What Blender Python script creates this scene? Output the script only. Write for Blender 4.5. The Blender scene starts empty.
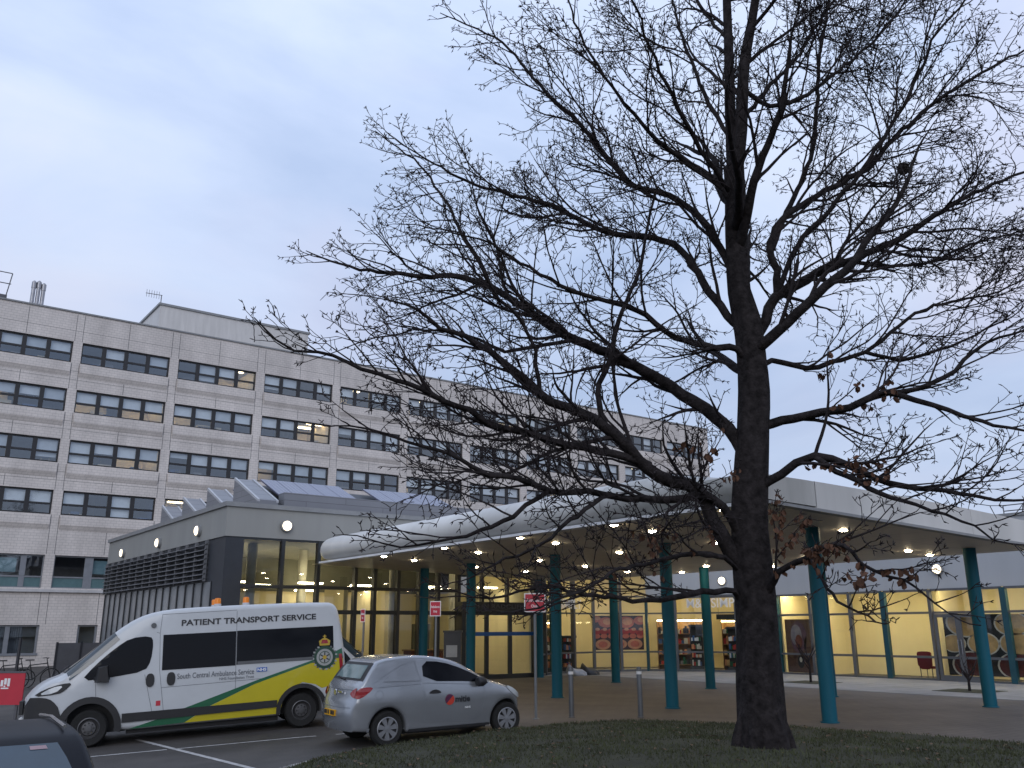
import bpy, bmesh, math, random
from mathutils import Vector, Matrix, geometry
random.seed(7)
PI = math.pi
R = math.radians
scene = bpy.context.scene
COL = scene.collection

# ---------------------------------------------------------------- camera frame
# world axes follow the buildings: X along the fronts, Y into the site, Z up
FOC, PITCH, ROLL, CAMH = 885.0, R(15.42), R(-0.25), 1.9
YAW = R(36.6)
fh = Vector((math.sin(YAW), math.cos(YAW), 0))
rh = Vector((math.cos(YAW), -math.sin(YAW), 0))
FW = fh * math.cos(PITCH) + Vector((0, 0, math.sin(PITCH)))
UP0 = -fh * math.sin(PITCH) + Vector((0, 0, math.cos(PITCH)))
RX = rh * math.cos(ROLL) + UP0 * math.sin(ROLL)
UP = -rh * math.sin(ROLL) + UP0 * math.cos(ROLL)
CAM = Vector((0, 0, CAMH))

def ray(px, py):
    return RX * ((px - 512) / FOC) + UP * ((384 - py) / FOC) + FW
def at_depth(px, py, d):          # point of the pixel's ray at horizontal forward distance d
    r = ray(px, py)
    return CAM + r * (d / r.dot(fh))
def at_z(px, py, z):
    r = ray(px, py)
    return CAM + r * ((z - CAMH) / r.z)

cd = bpy.data.cameras.new('camera')
cam = bpy.data.objects.new('camera', cd)
COL.objects.link(cam)
cd.sensor_width = 36.0
cd.lens = 36.0 * FOC / 1024.0
cd.clip_start, cd.clip_end = 0.1, 3000
m = Matrix((RX, UP, -FW)).transposed().to_4x4()
m.translation = CAM
cam.matrix_world = m
scene.camera = cam

# ---------------------------------------------------------------- materials
def lin(c):
    return tuple((x / 12.92 if x <= 0.04045 else ((x + 0.055) / 1.055) ** 2.4) for x in c)

class NT:
    def __init__(s, nt):
        s.nt = nt
    def n(s, t, **kw):
        nd = s.nt.nodes.new(t)
        for k, v in kw.items():
            if k in nd.inputs: nd.inputs[k].default_value = v
            else: setattr(nd, k, v)
        return nd
    def l(s, a, b):
        s.nt.links.new(a, b)

def mat(name, col, rough=0.6, metal=0.0, var=0.12, vscale=3.0, bump=0.0, bscale=20.0, coat=0.0, spec=0.5, streak=False):
    mt = bpy.data.materials.new(name)
    mt.use_nodes = True
    nt = NT(mt.node_tree)
    b = mt.node_tree.nodes['Principled BSDF']
    b.inputs['Roughness'].default_value = rough
    b.inputs['Metallic'].default_value = metal
    b.inputs['Coat Weight'].default_value = coat
    b.inputs['Specular IOR Level'].default_value = spec
    tc = nt.n('ShaderNodeTexCoord')
    nz = nt.n('ShaderNodeTexNoise', Scale=vscale, Detail=6.0, Roughness=0.6)
    if streak:
        mp = nt.n('ShaderNodeMapping')
        mp.inputs['Scale'].default_value = (1, 1, 0.15)
        nt.l(tc.outputs['Object'], mp.inputs['Vector']); nt.l(mp.outputs[0], nz.inputs['Vector'])
    else:
        nt.l(tc.outputs['Object'], nz.inputs['Vector'])
    mx = nt.n('ShaderNodeMix', data_type='RGBA')
    mx.inputs[6].default_value = (*[c * (1 - var) for c in col], 1)
    mx.inputs[7].default_value = (*[min(1, c * (1 + var)) for c in col], 1)
    rp = nt.n('ShaderNodeMapRange')
    rp.inputs[1].default_value = 0.3; rp.inputs[2].default_value = 0.7
    nt.l(nz.outputs[0], rp.inputs[0]); nt.l(rp.outputs[0], mx.inputs[0])
    nt.l(mx.outputs[2], b.inputs['Base Color'])
    if bump:
        n2 = nt.n('ShaderNodeTexNoise', Scale=bscale, Detail=5.0)
        nt.l(tc.outputs['Object'], n2.inputs['Vector'])
        bp = nt.n('ShaderNodeBump', Strength=bump, Distance=0.02)
        nt.l(n2.outputs[0], bp.inputs['Height']); nt.l(bp.outputs[0], b.inputs['Normal'])
    return mt

def emit(name, col, s):
    mt = bpy.data.materials.new(name)
    mt.use_nodes = True
    b = mt.node_tree.nodes['Principled BSDF']
    b.inputs['Base Color'].default_value = (*col, 1)
    b.inputs['Emission Color'].default_value = (*col, 1)
    b.inputs['Emission Strength'].default_value = s
    return mt

def glass(name, tint=(0.75, 0.8, 0.8), refl=0.12, rough=0.02, base=0.05):
    mt = bpy.data.materials.new(name)
    mt.use_nodes = True
    nt = NT(mt.node_tree)
    out = mt.node_tree.nodes['Material Output']
    mt.node_tree.nodes.remove(mt.node_tree.nodes['Principled BSDF'])
    tr = nt.n('ShaderNodeBsdfTransparent', Color=(*tint, 1))
    gl = nt.n('ShaderNodeBsdfGlossy', Roughness=rough)
    gl.inputs['Color'].default_value = (0.9, 0.95, 1, 1)
    fr = nt.n('ShaderNodeLayerWeight', Blend=refl)
    mx = nt.n('ShaderNodeMixShader')
    mp = nt.n('ShaderNodeMapRange')
    mp.inputs[3].default_value = base; mp.inputs[4].default_value = 0.9
    nt.l(fr.outputs['Facing' if False else 'Fresnel'], mp.inputs[0])
    nt.l(mp.outputs[0], mx.inputs[0]); nt.l(tr.outputs[0], mx.inputs[1]); nt.l(gl.outputs[0], mx.inputs[2])
    nt.l(mx.outputs[0], out.inputs[0])
    return mt

def tile_mat(name, c1, c2, cm, bw, bh, mortar, plane='xz', rough=0.7, offset=0.5, var=0.15, bump=0.2):
    mt = bpy.data.materials.new(name)
    mt.use_nodes = True
    nt = NT(mt.node_tree)
    b = mt.node_tree.nodes['Principled BSDF']
    b.inputs['Roughness'].default_value = rough
    tc = nt.n('ShaderNodeTexCoord')
    sp = nt.n('ShaderNodeSeparateXYZ'); cb = nt.n('ShaderNodeCombineXYZ')
    nt.l(tc.outputs['Object'], sp.inputs[0])
    ax = {'x': 0, 'y': 1, 'z': 2}
    if plane == 'wz':
        ad = nt.n('ShaderNodeMath', operation='ADD')
        nt.l(sp.outputs[0], ad.inputs[0]); nt.l(sp.outputs[1], ad.inputs[1])
        nt.l(ad.outputs[0], cb.inputs[0]); nt.l(sp.outputs[2], cb.inputs[1])
    else:
        nt.l(sp.outputs[ax[plane[0]]], cb.inputs[0]); nt.l(sp.outputs[ax[plane[1]]], cb.inputs[1])
    br = nt.n('ShaderNodeTexBrick', offset=offset)
    br.inputs['Scale'].default_value = 1.0
    br.inputs['Brick Width'].default_value = bw
    br.inputs['Row Height'].default_value = bh
    br.inputs['Mortar Size'].default_value = mortar
    br.inputs['Mortar Smooth'].default_value = 0.2
    br.inputs['Color1'].default_value = (*c1, 1); br.inputs['Color2'].default_value = (*c2, 1); br.inputs['Mortar'].default_value = (*cm, 1)
    nt.l(cb.outputs[0], br.inputs['Vector'])
    nz = nt.n('ShaderNodeTexNoise', Scale=0.6, Detail=8.0, Roughness=0.65)
    mpp = nt.n('ShaderNodeMapping'); mpp.inputs['Scale'].default_value = (1, 1, 0.4)
    nt.l(tc.outputs['Object'], mpp.inputs[0]); nt.l(mpp.outputs[0], nz.inputs['Vector'])
    rp = nt.n('ShaderNodeMapRange')
    rp.inputs[1].default_value = 0.3; rp.inputs[2].default_value = 0.7; rp.inputs[3].default_value = 1 - var; rp.inputs[4].default_value = 1 + var
    nt.l(nz.outputs[0], rp.inputs[0])
    mx = nt.n('ShaderNodeVectorMath', operation='SCALE')
    nt.l(br.outputs[0], mx.inputs[0]); nt.l(rp.outputs[0], mx.inputs['Scale'])
    nt.l(mx.outputs[0], b.inputs['Base Color'])
    bp = nt.n('ShaderNodeBump', Strength=bump, Distance=0.01)
    inv = nt.n('ShaderNodeMath', operation='SUBTRACT'); inv.inputs[0].default_value = 1
    nt.l(br.outputs['Fac'], inv.inputs[1]); nt.l(inv.outputs[0], bp.inputs['Height']); nt.l(bp.outputs[0], b.inputs['Normal'])
    return mt

M = {}
M['tile'] = tile_mat('pale glazed tile', (.64, .585, .545), (.60, .55, .515), (.45, .415, .39), .30, .15, .011, 'wz', .45, .5, .20)
M['joint'] = mat('joint', (.09, .09, .095), .8)
M['ledge'] = mat('ledge', (.48, .47, .47), .6, streak=True)
M['winframe'] = mat('dark window frame', (.018, .017, .019), .45)
M['greyframe'] = mat('grey window frame', (.20, .21, .23), .5)
M['turq'] = mat('spandrel glass', (.10, .17, .18), .25)
M['winglass'] = glass('window glass', (.86, .90, .93), .14, .02, .17)
M['clearglass'] = glass('shop glass', (.86, .88, .86), .10)
M['tintglass'] = glass('tinted glass', (.55, .57, .55), .16)
M['blind'] = mat('roller blind', (.80, .83, .85), .8, var=.08)
M['blind2'] = mat('pale grey blind', (.60, .64, .68), .8, var=.08)
M['roomgrey'] = mat('room grey', (.24, .235, .24), .8)
M['roomblue'] = mat('room blue', (.05, .11, .26), .8)
M['roomcream'] = mat('room cream', (.78, .66, .46), .8)
M['pent'] = mat('plant room cladding', (.58, .56, .54), .55, streak=True)
M['steel'] = mat('flue steel', (.32, .32, .34), .4, .7)
M['rail'] = mat('rail steel', (.10, .10, .11), .5, .3)
M['render'] = mat('grey rendered fascia', (.29, .29, .275), .7, var=.07, vscale=1.2, streak=True)
M['rendertrim'] = mat('fascia capping', (.24, .245, .25), .5)
M['whitewall'] = mat('white wall panel', (.37, .385, .41), .6, var=.07, vscale=.8, streak=True)
M['slate'] = mat('slate cladding', (.030, .034, .042), .5)
M['louvre'] = mat('louvre', (.16, .165, .18), .4)
M['sidepanel'] = mat('grey side glass', (.24,.25,.26), .2, var=.3, vscale=.5)  # opaque grey base takes the place of sky mirrored in the panes
M['mullion'] = mat('dark mullion', (.022, .025, .028), .4)
M['mullgrey'] = mat('grey mullion', (.085, .09, .10), .4)
M['teal'] = mat('teal paint', (.002, .082, .122), .6, var=.22, spec=.3, vscale=2, streak=True)
M['tealdark'] = mat('dark teal mullion', (.006,.055,.075), .45)
M['canopy'] = mat('canopy skin', (.60, .59, .565), .42, var=.14, vscale=.7, streak=True)
M['canopystain'] = mat('stained canopy skin', (.47, .465, .44), .5, var=.25, vscale=1.1, streak=True)
M['lip'] = mat('canopy lip', (.70, .70, .70), .5)
M['soffit'] = tile_mat('soffit panels', (.66, .62, .55), (.64, .60, .53), (.42, .39, .35), 1.13, 1.7, .012, 'xy', .55, 0.0, .05, .1)
M['dlglow'] = emit('downlight glow', (1, .80, .52), 115)
M['whiteglow'] = emit('bulkhead glow', (1, .84, .60), 3.2)
M['strip'] = emit('strip light', (1, .85, .54), 42)
M['stripwing'] = emit('wing light', (1, .85, .52), 38)
M['stripshop'] = emit('shop light', (1, .82, .46), 24)
M['cream'] = mat('cream wall', (.78, .68, .42), .8, var=.05, vscale=.6)
M['oliveupper'] = mat('upper hall wall', (.17, .17, .14), .8)
M['floorin'] = mat('indoor floor', (.25, .23, .20), .35)
M['ceilin'] = mat('indoor ceiling', (.6, .58, .5), .8)
M['zinctrim'] = mat('pale zinc trim', (.42,.43,.45), .35)
M['pv'] = tile_mat('solar panel', (.10, .10, .16), (.11, .11, .17), (.26, .26, .32), .16, .16, .006, 'xy', .15, 0.0, .08, .05)
M['zinc'] = tile_mat('zinc cladding', (.20, .205, .225), (.185, .19, .21), (.09, .09, .10), 3.0, .22, .008, 'wz', .35, 0.5, .08, .15)
M['asphalt'] = mat('asphalt', (.056, .050, .046), .66, var=.45, vscale=.7, bump=.25, bscale=90)
M['kerb'] = mat('kerb stone', (.23, .22, .21), .8, var=.2, vscale=6)
M['linepaint'] = mat('worn road paint', (.42, .41, .40), .7, var=.35, vscale=9)
M['paving'] = tile_mat('brown paving', (.105, .088, .074), (.093, .079, .068), (.055, .048, .043), .4, .2, .01, 'xy', .75, 0.5, .32, .2)
M['concrete'] = tile_mat('pale paving', (.25, .245, .245), (.22, .215, .215), (.13, .125, .125), .6, .6, .012, 'xy', .75, 0.5, .25, .15)
M['soil'] = mat('turf soil', (.027, .028, .013), .95, var=.45, vscale=2.5, bump=.6, bscale=30)
M['whitepaint'] = mat('white van paint', (.50, .52, .54), .32, var=.07, vscale=.9, coat=.4)
M['silver'] = mat('silver car paint', (.335, .352, .378), .24, .55, var=.05, vscale=1.5, coat=.6)
M['darkpaint'] = mat('dark blue paint', (.008, .009, .013), .4, .0, var=.1, coat=.0, spec=.12)
M['yellow'] = mat('yellow livery', (.50, .42, .010), .35, var=.05, coat=.4)
M['green'] = mat('green livery', (.008, .105, .045), .35, var=.05, coat=.4)
M['blackplastic'] = mat('black plastic', (.016, .016, .018), .6)
M['vanglass'] = mat('black van glass', (.004, .005, .008), .08, spec=.18)
M['rearglass'] = mat('rear window', (.17, .235, .235), .05, spec=1.0)  # pale teal base colour stands in for reflected sky
M['screen'] = mat('windscreen glass', (.03, .045, .055), .04, spec=1.0)
M['tyre'] = mat('tyre', (.012, .012, .012), .85)
M['rim'] = mat('wheel trim', (.27, .275, .29), .35, .5)
M['rimdark'] = mat('dull steel wheel', (.10, .10, .105), .45, .5)
M['chrome'] = mat('chrome', (.6, .6, .62), .15, .9)
M['tail'] = mat('tail light', (.28, .008, .012), .15, coat=.6)
M['lampglass'] = mat('headlamp', (.5, .53, .55), .1, coat=.5)
M['orange'] = mat('amber beacon', (.80, .22, .01), .3)
M['redsign'] = mat('red sign', (.48, .025, .045), .45, var=.06)
M['white'] = mat('white lettering', (.78, .78, .78), .5, var=.03)
M['black'] = mat('black lettering', (.02, .02, .025), .5)
M['greytext'] = mat('grey lettering', (.12, .13, .15), .5)
M['nhsblue'] = mat('blue panel', (.01, .09, .36), .4)
M['gold'] = mat('crest gold', (.45, .30, .03), .5)
M['plate'] = mat('yellow number plate', (.72, .36, .01), .4)
M['greysteel'] = mat('bollard steel', (.115, .12, .127), .45, .5)
M['postgrey'] = mat('sign post', (.17, .18, .19), .5, .3)
M['redchair'] = mat('red chair', (.16, .012, .02), .7)
M['bark'] = mat('oak bark', (.024, .0205, .021), .95, var=.62, vscale=9, bump=1.0, bscale=26, spec=.12)
M['twig'] = mat('twig bark', (.028, .023, .024), .95, var=.2, vscale=9, spec=.15)
M['deadleaf'] = mat('dead oak leaf', (.085, .038, .020), .9, var=.4, vscale=8)
M['nest'] = mat('nest twigs', (.03, .025, .022), 1.0, var=.4, vscale=30)
M['blade'] = mat('grass blade', (.046, .052, .019), .8, var=.45, vscale=1.5)
M['litter'] = mat('fallen leaf', (.11, .07, .04), .9, var=.5, vscale=5)
M['bagwhite'] = mat('pale sack', (.36, .38, .42), .5, var=.2)
M['bagdark'] = mat('dark sack', (.03, .033, .04), .5, var=.3)
M['wood'] = mat('shelf wood', (.30, .17, .07), .6)

# ---------------------------------------------------------------- mesh builder
class MB:
    def __init__(s):
        s.v = []; s.f = []; s.m = []
    def add(s, vs, fs, mi=0):
        o = len(s.v)
        s.v += [tuple(v) for v in vs]
        for f in fs:
            s.f.append([i + o for i in f]); s.m.append(mi)
    def box(s, x0, x1, y0, y1, z0, z1, mi=0):
        s.add([(x0,y0,z0),(x1,y0,z0),(x1,y1,z0),(x0,y1,z0),(x0,y0,z1),(x1,y0,z1),(x1,y1,z1),(x0,y1,z1)],
              [(3,2,1,0),(4,5,6,7),(0,1,5,4),(1,2,6,5),(2,3,7,6),(3,0,4,7)], mi)
        return s
    def obox(s, c, ux, uy, sx, sy, z0, z1, mi=0):      # box on a turned footprint
        c = Vector(c); ux = Vector(ux).normalized(); uy = Vector(uy).normalized()
        ps = [c + ux*a*sx/2 + uy*b*sy/2 for a, b in ((-1,-1),(1,-1),(1,1),(-1,1))]
        s.add([(p.x,p.y,z0) for p in ps] + [(p.x,p.y,z1) for p in ps],
              [(3,2,1,0),(4,5,6,7),(0,1,5,4),(1,2,6,5),(2,3,7,6),(3,0,4,7)], mi)
        return s
    def quad(s, a, b, c, d, mi=0):
        s.add([a, b, c, d], [(0,1,2,3)], mi); return s
    def tube(s, pts, rad, n=8, mi=0, cap=True):
        pts = [Vector(p) for p in pts]
        if not hasattr(rad, '__len__'): rad = [rad] * len(pts)
        o = len(s.v)
        t0 = (pts[1] - pts[0]).normalized()
        a = t0.cross(Vector((0,0,1)))
        if a.length < .05: a = t0.cross(Vector((1,0,0)))
        a.normalize()
        k = len(pts)
        for i, p in enumerate(pts):
            t = (pts[min(i+1,k-1)] - pts[max(i-1,0)]).normalized()
            a = (a - t * a.dot(t))
            if a.length < 1e-5: a = t.orthogonal()
            a.normalize(); b = t.cross(a)
            for j in range(n):
                q = 2*PI*j/n
                s.v.append(tuple(p + (a*math.cos(q) + b*math.sin(q)) * rad[i]))
        for i in range(k-1):
            for j in range(n):
                s.f.append([o+i*n+j, o+i*n+(j+1)%n, o+(i+1)*n+(j+1)%n, o+(i+1)*n+j]); s.m.append(mi)
        if cap:
            s.f.append([o+j for j in range(n)][::-1]); s.m.append(mi)
            s.f.append([o+(k-1)*n+j for j in range(n)]); s.m.append(mi)
        return s
    def lathe(s, prof, c=(0,0,0), axis='z', n=24, mi=0):
        o = len(s.v); c = Vector(c)
        for r, h in prof:
            for j in range(n):
                q = 2*PI*j/n; a, b = r*math.cos(q), r*math.sin(q)
                p = {'z': (a,b,h), 'y': (a,h,b), 'x': (h,a,b)}[axis]
                s.v.append(tuple(c + Vector(p)))
        k = len(prof)
        for i in range(k-1):
            for j in range(n):
                q = [o+i*n+j, o+i*n+(j+1)%n, o+(i+1)*n+(j+1)%n, o+(i+1)*n+j]
                s.f.append(q if axis != 'y' else q[::-1]); s.m.append(mi)
        return s
    def prism(s, poly, h0, h1, fn, mi=0):               # fn(a, b, h) -> xyz ; poly in (a, b)
        n = len(poly)
        s.add([fn(a,b,h0) for a,b in poly] + [fn(a,b,h1) for a,b in poly],
              [list(range(n))[::-1], list(range(n,2*n))] + [[i,(i+1)%n,n+(i+1)%n,n+i] for i in range(n)], mi)
        return s
    def build(s, name, mats, parent=None, smooth=None, local=False, fixn=False):
        me = bpy.data.meshes.new(name)
        off = Vector((0,0,0))
        if parent is not None and not local:
            q = parent
            while q is not None:
                off += Vector(q.location); q = q.parent
        vs = s.v if off.length == 0 else [(x-off.x, y-off.y, z-off.z) for x, y, z in s.v]
        me.from_pydata(vs, [], s.f)
        if not isinstance(mats, (list, tuple)): mats = [mats]
        for q in mats: me.materials.append(M[q] if isinstance(q, str) else q)
        if len(mats) > 1: me.polygons.foreach_set('material_index', s.m)
        if fixn:
            bm = bmesh.new(); bm.from_mesh(me); bmesh.ops.recalc_face_normals(bm, faces=bm.faces); bm.to_mesh(me); bm.free()
        if smooth is not None:
            me.polygons.foreach_set('use_smooth', [True]*len(me.polygons))
            me.set_sharp_from_angle(angle=R(smooth))
        me.update()
        o = bpy.data.objects.new(name, me)
        COL.objects.link(o)
        if parent is not None: o.parent = parent
        return o

def tag(o, label=None, cat=None, group=None, kind=None):
    if label: o['label'] = label
    if cat: o['category'] = cat
    if group: o['group'] = group
    if kind: o['kind'] = kind
    return o
def thing(name, label, cat, loc=(0,0,0), rz=0, group=None):
    o = bpy.data.objects.new(name, None); COL.objects.link(o)
    o.location = loc; o.rotation_euler = (0,0,rz); o.empty_display_size = .2
    return tag(o, label, cat, group)
def dup(root, loc=None, rz=None, label=None):
    def rec(o, par):
        c = o.copy(); COL.objects.link(c)
        if par is not None: c.parent = par
        for ch in list(o.children): rec(ch, c)
        return c
    c = rec(root, None)
    if loc is not None: c.location = loc
    if rz is not None: c.rotation_euler = (0,0,rz)
    if label: c['label'] = label
    return c

def text_mesh(txt, size=1.0, bold=0.0, ext=0.004, spacing=1.0):
    cu = bpy.data.curves.new('lettering', 'FONT')
    cu.body = txt; cu.size = size; cu.extrude = ext; cu.offset = bold; cu.space_character = spacing
    cu.resolution_u = 3
    o = bpy.data.objects.new('lettering', cu); COL.objects.link(o)
    dg = bpy.context.evaluated_depsgraph_get(); dg.update()
    me = bpy.data.meshes.new_from_object(o.evaluated_get(dg))
    vs = [tuple(v.co) for v in me.vertices]; fs = [list(p.vertices) for p in me.polygons]
    bpy.data.objects.remove(o); bpy.data.curves.remove(cu); bpy.data.meshes.remove(me)
    return vs, fs
def text_fit(mb, txt, fn, a0, a1, b0, b1, bold=.01, mi=0, ext=.003):
    """lettering filling the rectangle a0..a1 x b0..b1; fn(a, b, h) -> xyz"""
    vs, fs = text_mesh(txt, 1.0, bold, .5)
    xs = [v[0] for v in vs]; ys = [v[1] for v in vs]
    x0, x1, y0, y1 = min(xs), max(xs), min(ys), max(ys)
    mb.add([fn(a0+(v[0]-x0)/(x1-x0)*(a1-a0), b0+(v[1]-y0)/(y1-y0)*(b1-b0), ext*(v[2]+.5)) for v in vs], fs, mi)

def chaikin(p, it=1, closed=True):
    for _ in range(it):
        q = []
        n = len(p)
        for i in range(n if closed else n-1):
            a, b = p[i], p[(i+1) % n]
            q += [tuple(a[k]*.75+b[k]*.25 for k in range(len(a))), tuple(a[k]*.25+b[k]*.75 for k in range(len(a)))]
        p = q if closed else [p[0]] + q[1:-1] + [p[-1]]
    return p
def inside(p, poly):
    x, y = p; c = False; n = len(poly)
    for i in range(n):
        x1, y1 = poly[i]; x2, y2 = poly[(i+1) % n]
        if (y1 > y) != (y2 > y) and x < (x2-x1)*(y-y1)/(y2-y1)+x1: c = not c
    return c
def fill2d(poly, step):
    pts = []
    n = len(poly)
    for i in range(n):
        a, b = poly[i], poly[(i+1) % n]
        k = max(1, int(math.hypot(a[0]-b[0], a[1]-b[1]) / step))
        pts += [(a[0]+(b[0]-a[0])*j/k, a[1]+(b[1]-a[1])*j/k) for j in range(k)]
    nb = len(pts)
    xs = [p[0] for p in poly]; ys = [p[1] for p in poly]
    x = math.floor(min(xs)/step)*step
    while x < max(xs):
        y = math.floor(min(ys)/step)*step
        while y < max(ys):
            if inside((x, y), poly): pts.append((x, y))
            y += step
        x += step
    r = geometry.delaunay_2d_cdt([Vector(p) for p in pts], [(i, (i+1) % nb) for i in range(nb)], [list(range(nb))], 1, 1e-5)
    return [(v.x, v.y) for v in r[0]], [list(f) for f in r[2]]
M['notice'] = mat('pale notice', (.45,.28,.28), .6, var=.3, vscale=20)
M['notice2'] = mat('grey notice panel', (.30,.32,.34), .5)
M['turqlit'] = mat('painted lit pane', (.20,.33,.36), .6)  # light turquoise colour stands in for a lit pane
M['bluescreen'] = mat('blue tinted window', (.035,.06,.085), .06, spec=.6)
M['redsign2'] = mat('faded sticker', (.32,.22,.24), .6)
M['deskred'] = mat('red brown laminate', (.16,.045,.03), .5)
M['p_coral'] = mat('coral print', (.55,.13,.07), .55, var=.25)
# ---------------------------------------------------------------- ground
def gslope(u):
    return max(-.6, .05 * (u - 7.7)) if u < 7.7 else min(.05, .02 * (u - 7.7))
b = MB()
xs = [-900, -4.3, 7.7, 10.2, 900]; ys = [-900, 0, 60, 900]
for i, x in enumerate(xs):
    for y in ys: b.v.append((x, y, gslope(x)))
for i in range(4):
    for j in range(3):
        b.f.append([i*4+j, (i+1)*4+j, (i+1)*4+j+1, i*4+j+1]); b.m.append(0)
tag(b.build('car_park_ground', 'asphalt'), kind='structure')
b = MB(); b.quad((11.5,-20,.054),(24.6,-20,.054),(24.6,28.9,.054),(11.5,28.9,.054))
tag(b.build('forecourt_pavement', 'paving'), kind='structure')
b = MB(); b.quad((24.9,-20,.054),(31.6,-20,.054),(31.6,32,.054),(24.9,32,.054)); b.quad((22.6,28.9,.054),(24.9,28.9,.054),(24.9,32,.054),(22.6,32,.054))
tag(b.build('pale_pavement', 'concrete'), kind='structure')
b = MB(); b.quad((24.6,-20,.057),(24.9,-20,.057),(24.9,28.9,.057),(24.6,28.9,.057))
tag(b.build('drain_channel_path', 'joint'), kind='structure')
b = MB(); b.box(11.35,11.5,15,28.6,-.05,.03); b.box(11.35, 11.5, -20, 8, -.05, .075)
tag(b.build('flush_kerb', 'kerb'), kind='structure')
# painted bay lines on the asphalt
b = MB()
def pline(a, c, w):
    a = Vector((*a,0)); c = Vector((*c,0)); d = (c-a).normalized(); nrm = Vector((-d.y, d.x, 0))*w/2
    k = 6
    for i in range(k):
        p = a+(c-a)*(i/k); q = a+(c-a)*((i+1)/k)
        b.quad(*[(t.x, t.y, gslope(t.x)+.005) for t in (p-nrm, q-nrm, q+nrm, p+nrm)])
pline((5.03,18.9),(5.45,13.0),.09); pline((5.13,16.96),(11.2,15.15),.07)
pline((-1.2,18.9),(5.05,17.0),.08); pline((5.95,13.4),(6.25,13.75),.10)
tag(b.build('road_markings', 'linepaint'), kind='structure')

# turf island on which the oak stands
edge = [(4.85,11.9),(6.4,12.75),(8.1,13.25),(9.6,13.5),(10.8,13.65),(12.0,13.5),(13.1,12.6),(13.9,11.2),(14.5,9),(14.9,6.5),(15.2,2),(14.6,-6),(6,-9),(-1,-7),(-1.2,-3),(.6,0),(2.2,4),(3.4,8.2),(4.1,10.2)]
edge = chaikin(edge, 2)
def edge_dist(u, v):
    best = 1e9; n = len(edge)
    for i in range(n):
        ax, ay = edge[i]; bx, by = edge[(i+1) % n]
        dx, dy = bx-ax, by-ay; L2 = dx*dx+dy*dy
        t = max(0, min(1, ((u-ax)*dx+(v-ay)*dy)/L2))
        q = (u-ax-t*dx)**2+(v-ay-t*dy)**2
        if q < best: best = q
    return math.sqrt(best)
def sm(t):
    t = max(0, min(1, t)); return t*t*(3-2*t)
def turf_z(u, v):
    d = edge_dist(u, v)
    return .12 + .11*sm(d/.5) + .17*sm(d/5.5) + .012*math.sin(3.1*u+1.3*v)*math.sin(2.3*v-u)*sm(d/.5)
vv, ff = fill2d(edge, .3)
b = MB(); b.add([(x, y, turf_z(x, y)) for x, y in vv], ff)
tag(b.build('turf_ground', 'soil', smooth=60), kind='structure')
b = MB(); n = len(edge)
outer = []
for i in range(n):
    a = Vector((*edge[i-1],0)); c = Vector((*edge[(i+1) % n],0)); d = (c-a).normalized()
    nr = Vector((-d.y, d.x, 0)); 
    p = Vector((*edge[i],0)) + nr*.13
    if inside((p.x,p.y), edge): p = Vector((*edge[i],0)) - nr*.13
    outer.append((p.x, p.y))
for i in range(n):
    j = (i+1) % n
    a, c, e, g = edge[i], edge[j], outer[j], outer[i]
    b.quad((*a,.115),(*c,.115),(*e,.11),(*g,.11)); b.quad((*g,.11),(*e,.11),(*e,-.25),(*g,-.25))
tag(b.build('turf_kerb', 'kerb', fixn=True), kind='structure')
# grass blades, and leaves fallen on the turf
rnd = random.Random(3)
b = MB(); lv = MB(); cnt = 0
while cnt < 52000:
    u = rnd.uniform(2.5, 15); v = rnd.uniform(4, 14)
    if not inside((u, v), edge): continue
    p = Vector((u, v, 0)); dep = p.dot(fh); lat = p.dot(rh)
    if dep < 9 or abs(lat) > dep*.62: continue
    cnt += 1
    if math.sin(u*2.1+math.sin(v*1.7))*math.sin(v*2.6+1.2*math.sin(u*1.3)) < rnd.uniform(-1.1,-.25): continue
    if (u-10.13)**2+(v-8.07)**2 < rnd.uniform(.1,.75): continue
    z = turf_z(u, v) - .005; h = rnd.uniform(.018, .06); w = rnd.uniform(.004, .010); q = rnd.uniform(0, PI)
    dx, dy = math.cos(q)*w, math.sin(q)*w; lx, ly = rnd.gauss(0, .02), rnd.gauss(0, .02)
    b.add([(u-dx,v-dy,z),(u+dx,v+dy,z),(u+lx,v+ly,z+h)], [(0,1,2)])
    if cnt % 150 == 0:
        s = rnd.uniform(.025, .06); q2 = q+1.3; zz = z+.03
        lv.add([(u-s*math.cos(q),v-s*math.sin(q),zz),(u+s*.5*math.cos(q2),v+s*.5*math.sin(q2),zz+.02),(u+s*math.cos(q),v+s*math.sin(q),zz+.01),(u-s*.5*math.cos(q2),v-s*.5*math.sin(q2),zz+.015)], [(0,1,2,3)])
tag(b.build('grass', 'blade'), kind='stuff')
tag(lv.build('fallen_leaves', 'litter'), kind='stuff')

# ---------------------------------------------------------------- main hospital block
V0 = 55.0
rng = random.Random(11)
block = thing('hospital_block', 'long pale tiled hospital block with rows of dark framed windows behind the entrance', 'building', (9, V0, 0))
starts = [-12.8,-7.3,-1.8,3.78,9.3,14.87,20.46,25.93,31.4,36.85,42.25,47.6,53.0,58.34]
widths = [5.0,5.0,5.03,5.03,5.04,5.0,4.9,4.87,4.8,4.75,4.75,4.7,4.78,4.85]
rows = [(8.12,9.49),(11.04,12.42),(14.02,15.38),(16.96,18.24)]
XL, XR, ZT = -13.5, 63.9, 20.0
w = MB(); jn = MB()
th = .35
def hband(z0, z1): w.box(XL, XR, V0, V0+th, z0, z1)
zc = 5.9
hband(2.17, 4.12)
for z0, z1 in rows:
    hband(zc, z0); zc = z1
hband(zc, ZT)
ops = list(zip(starts, [s+d for s, d in zip(starts, widths)]))
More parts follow.
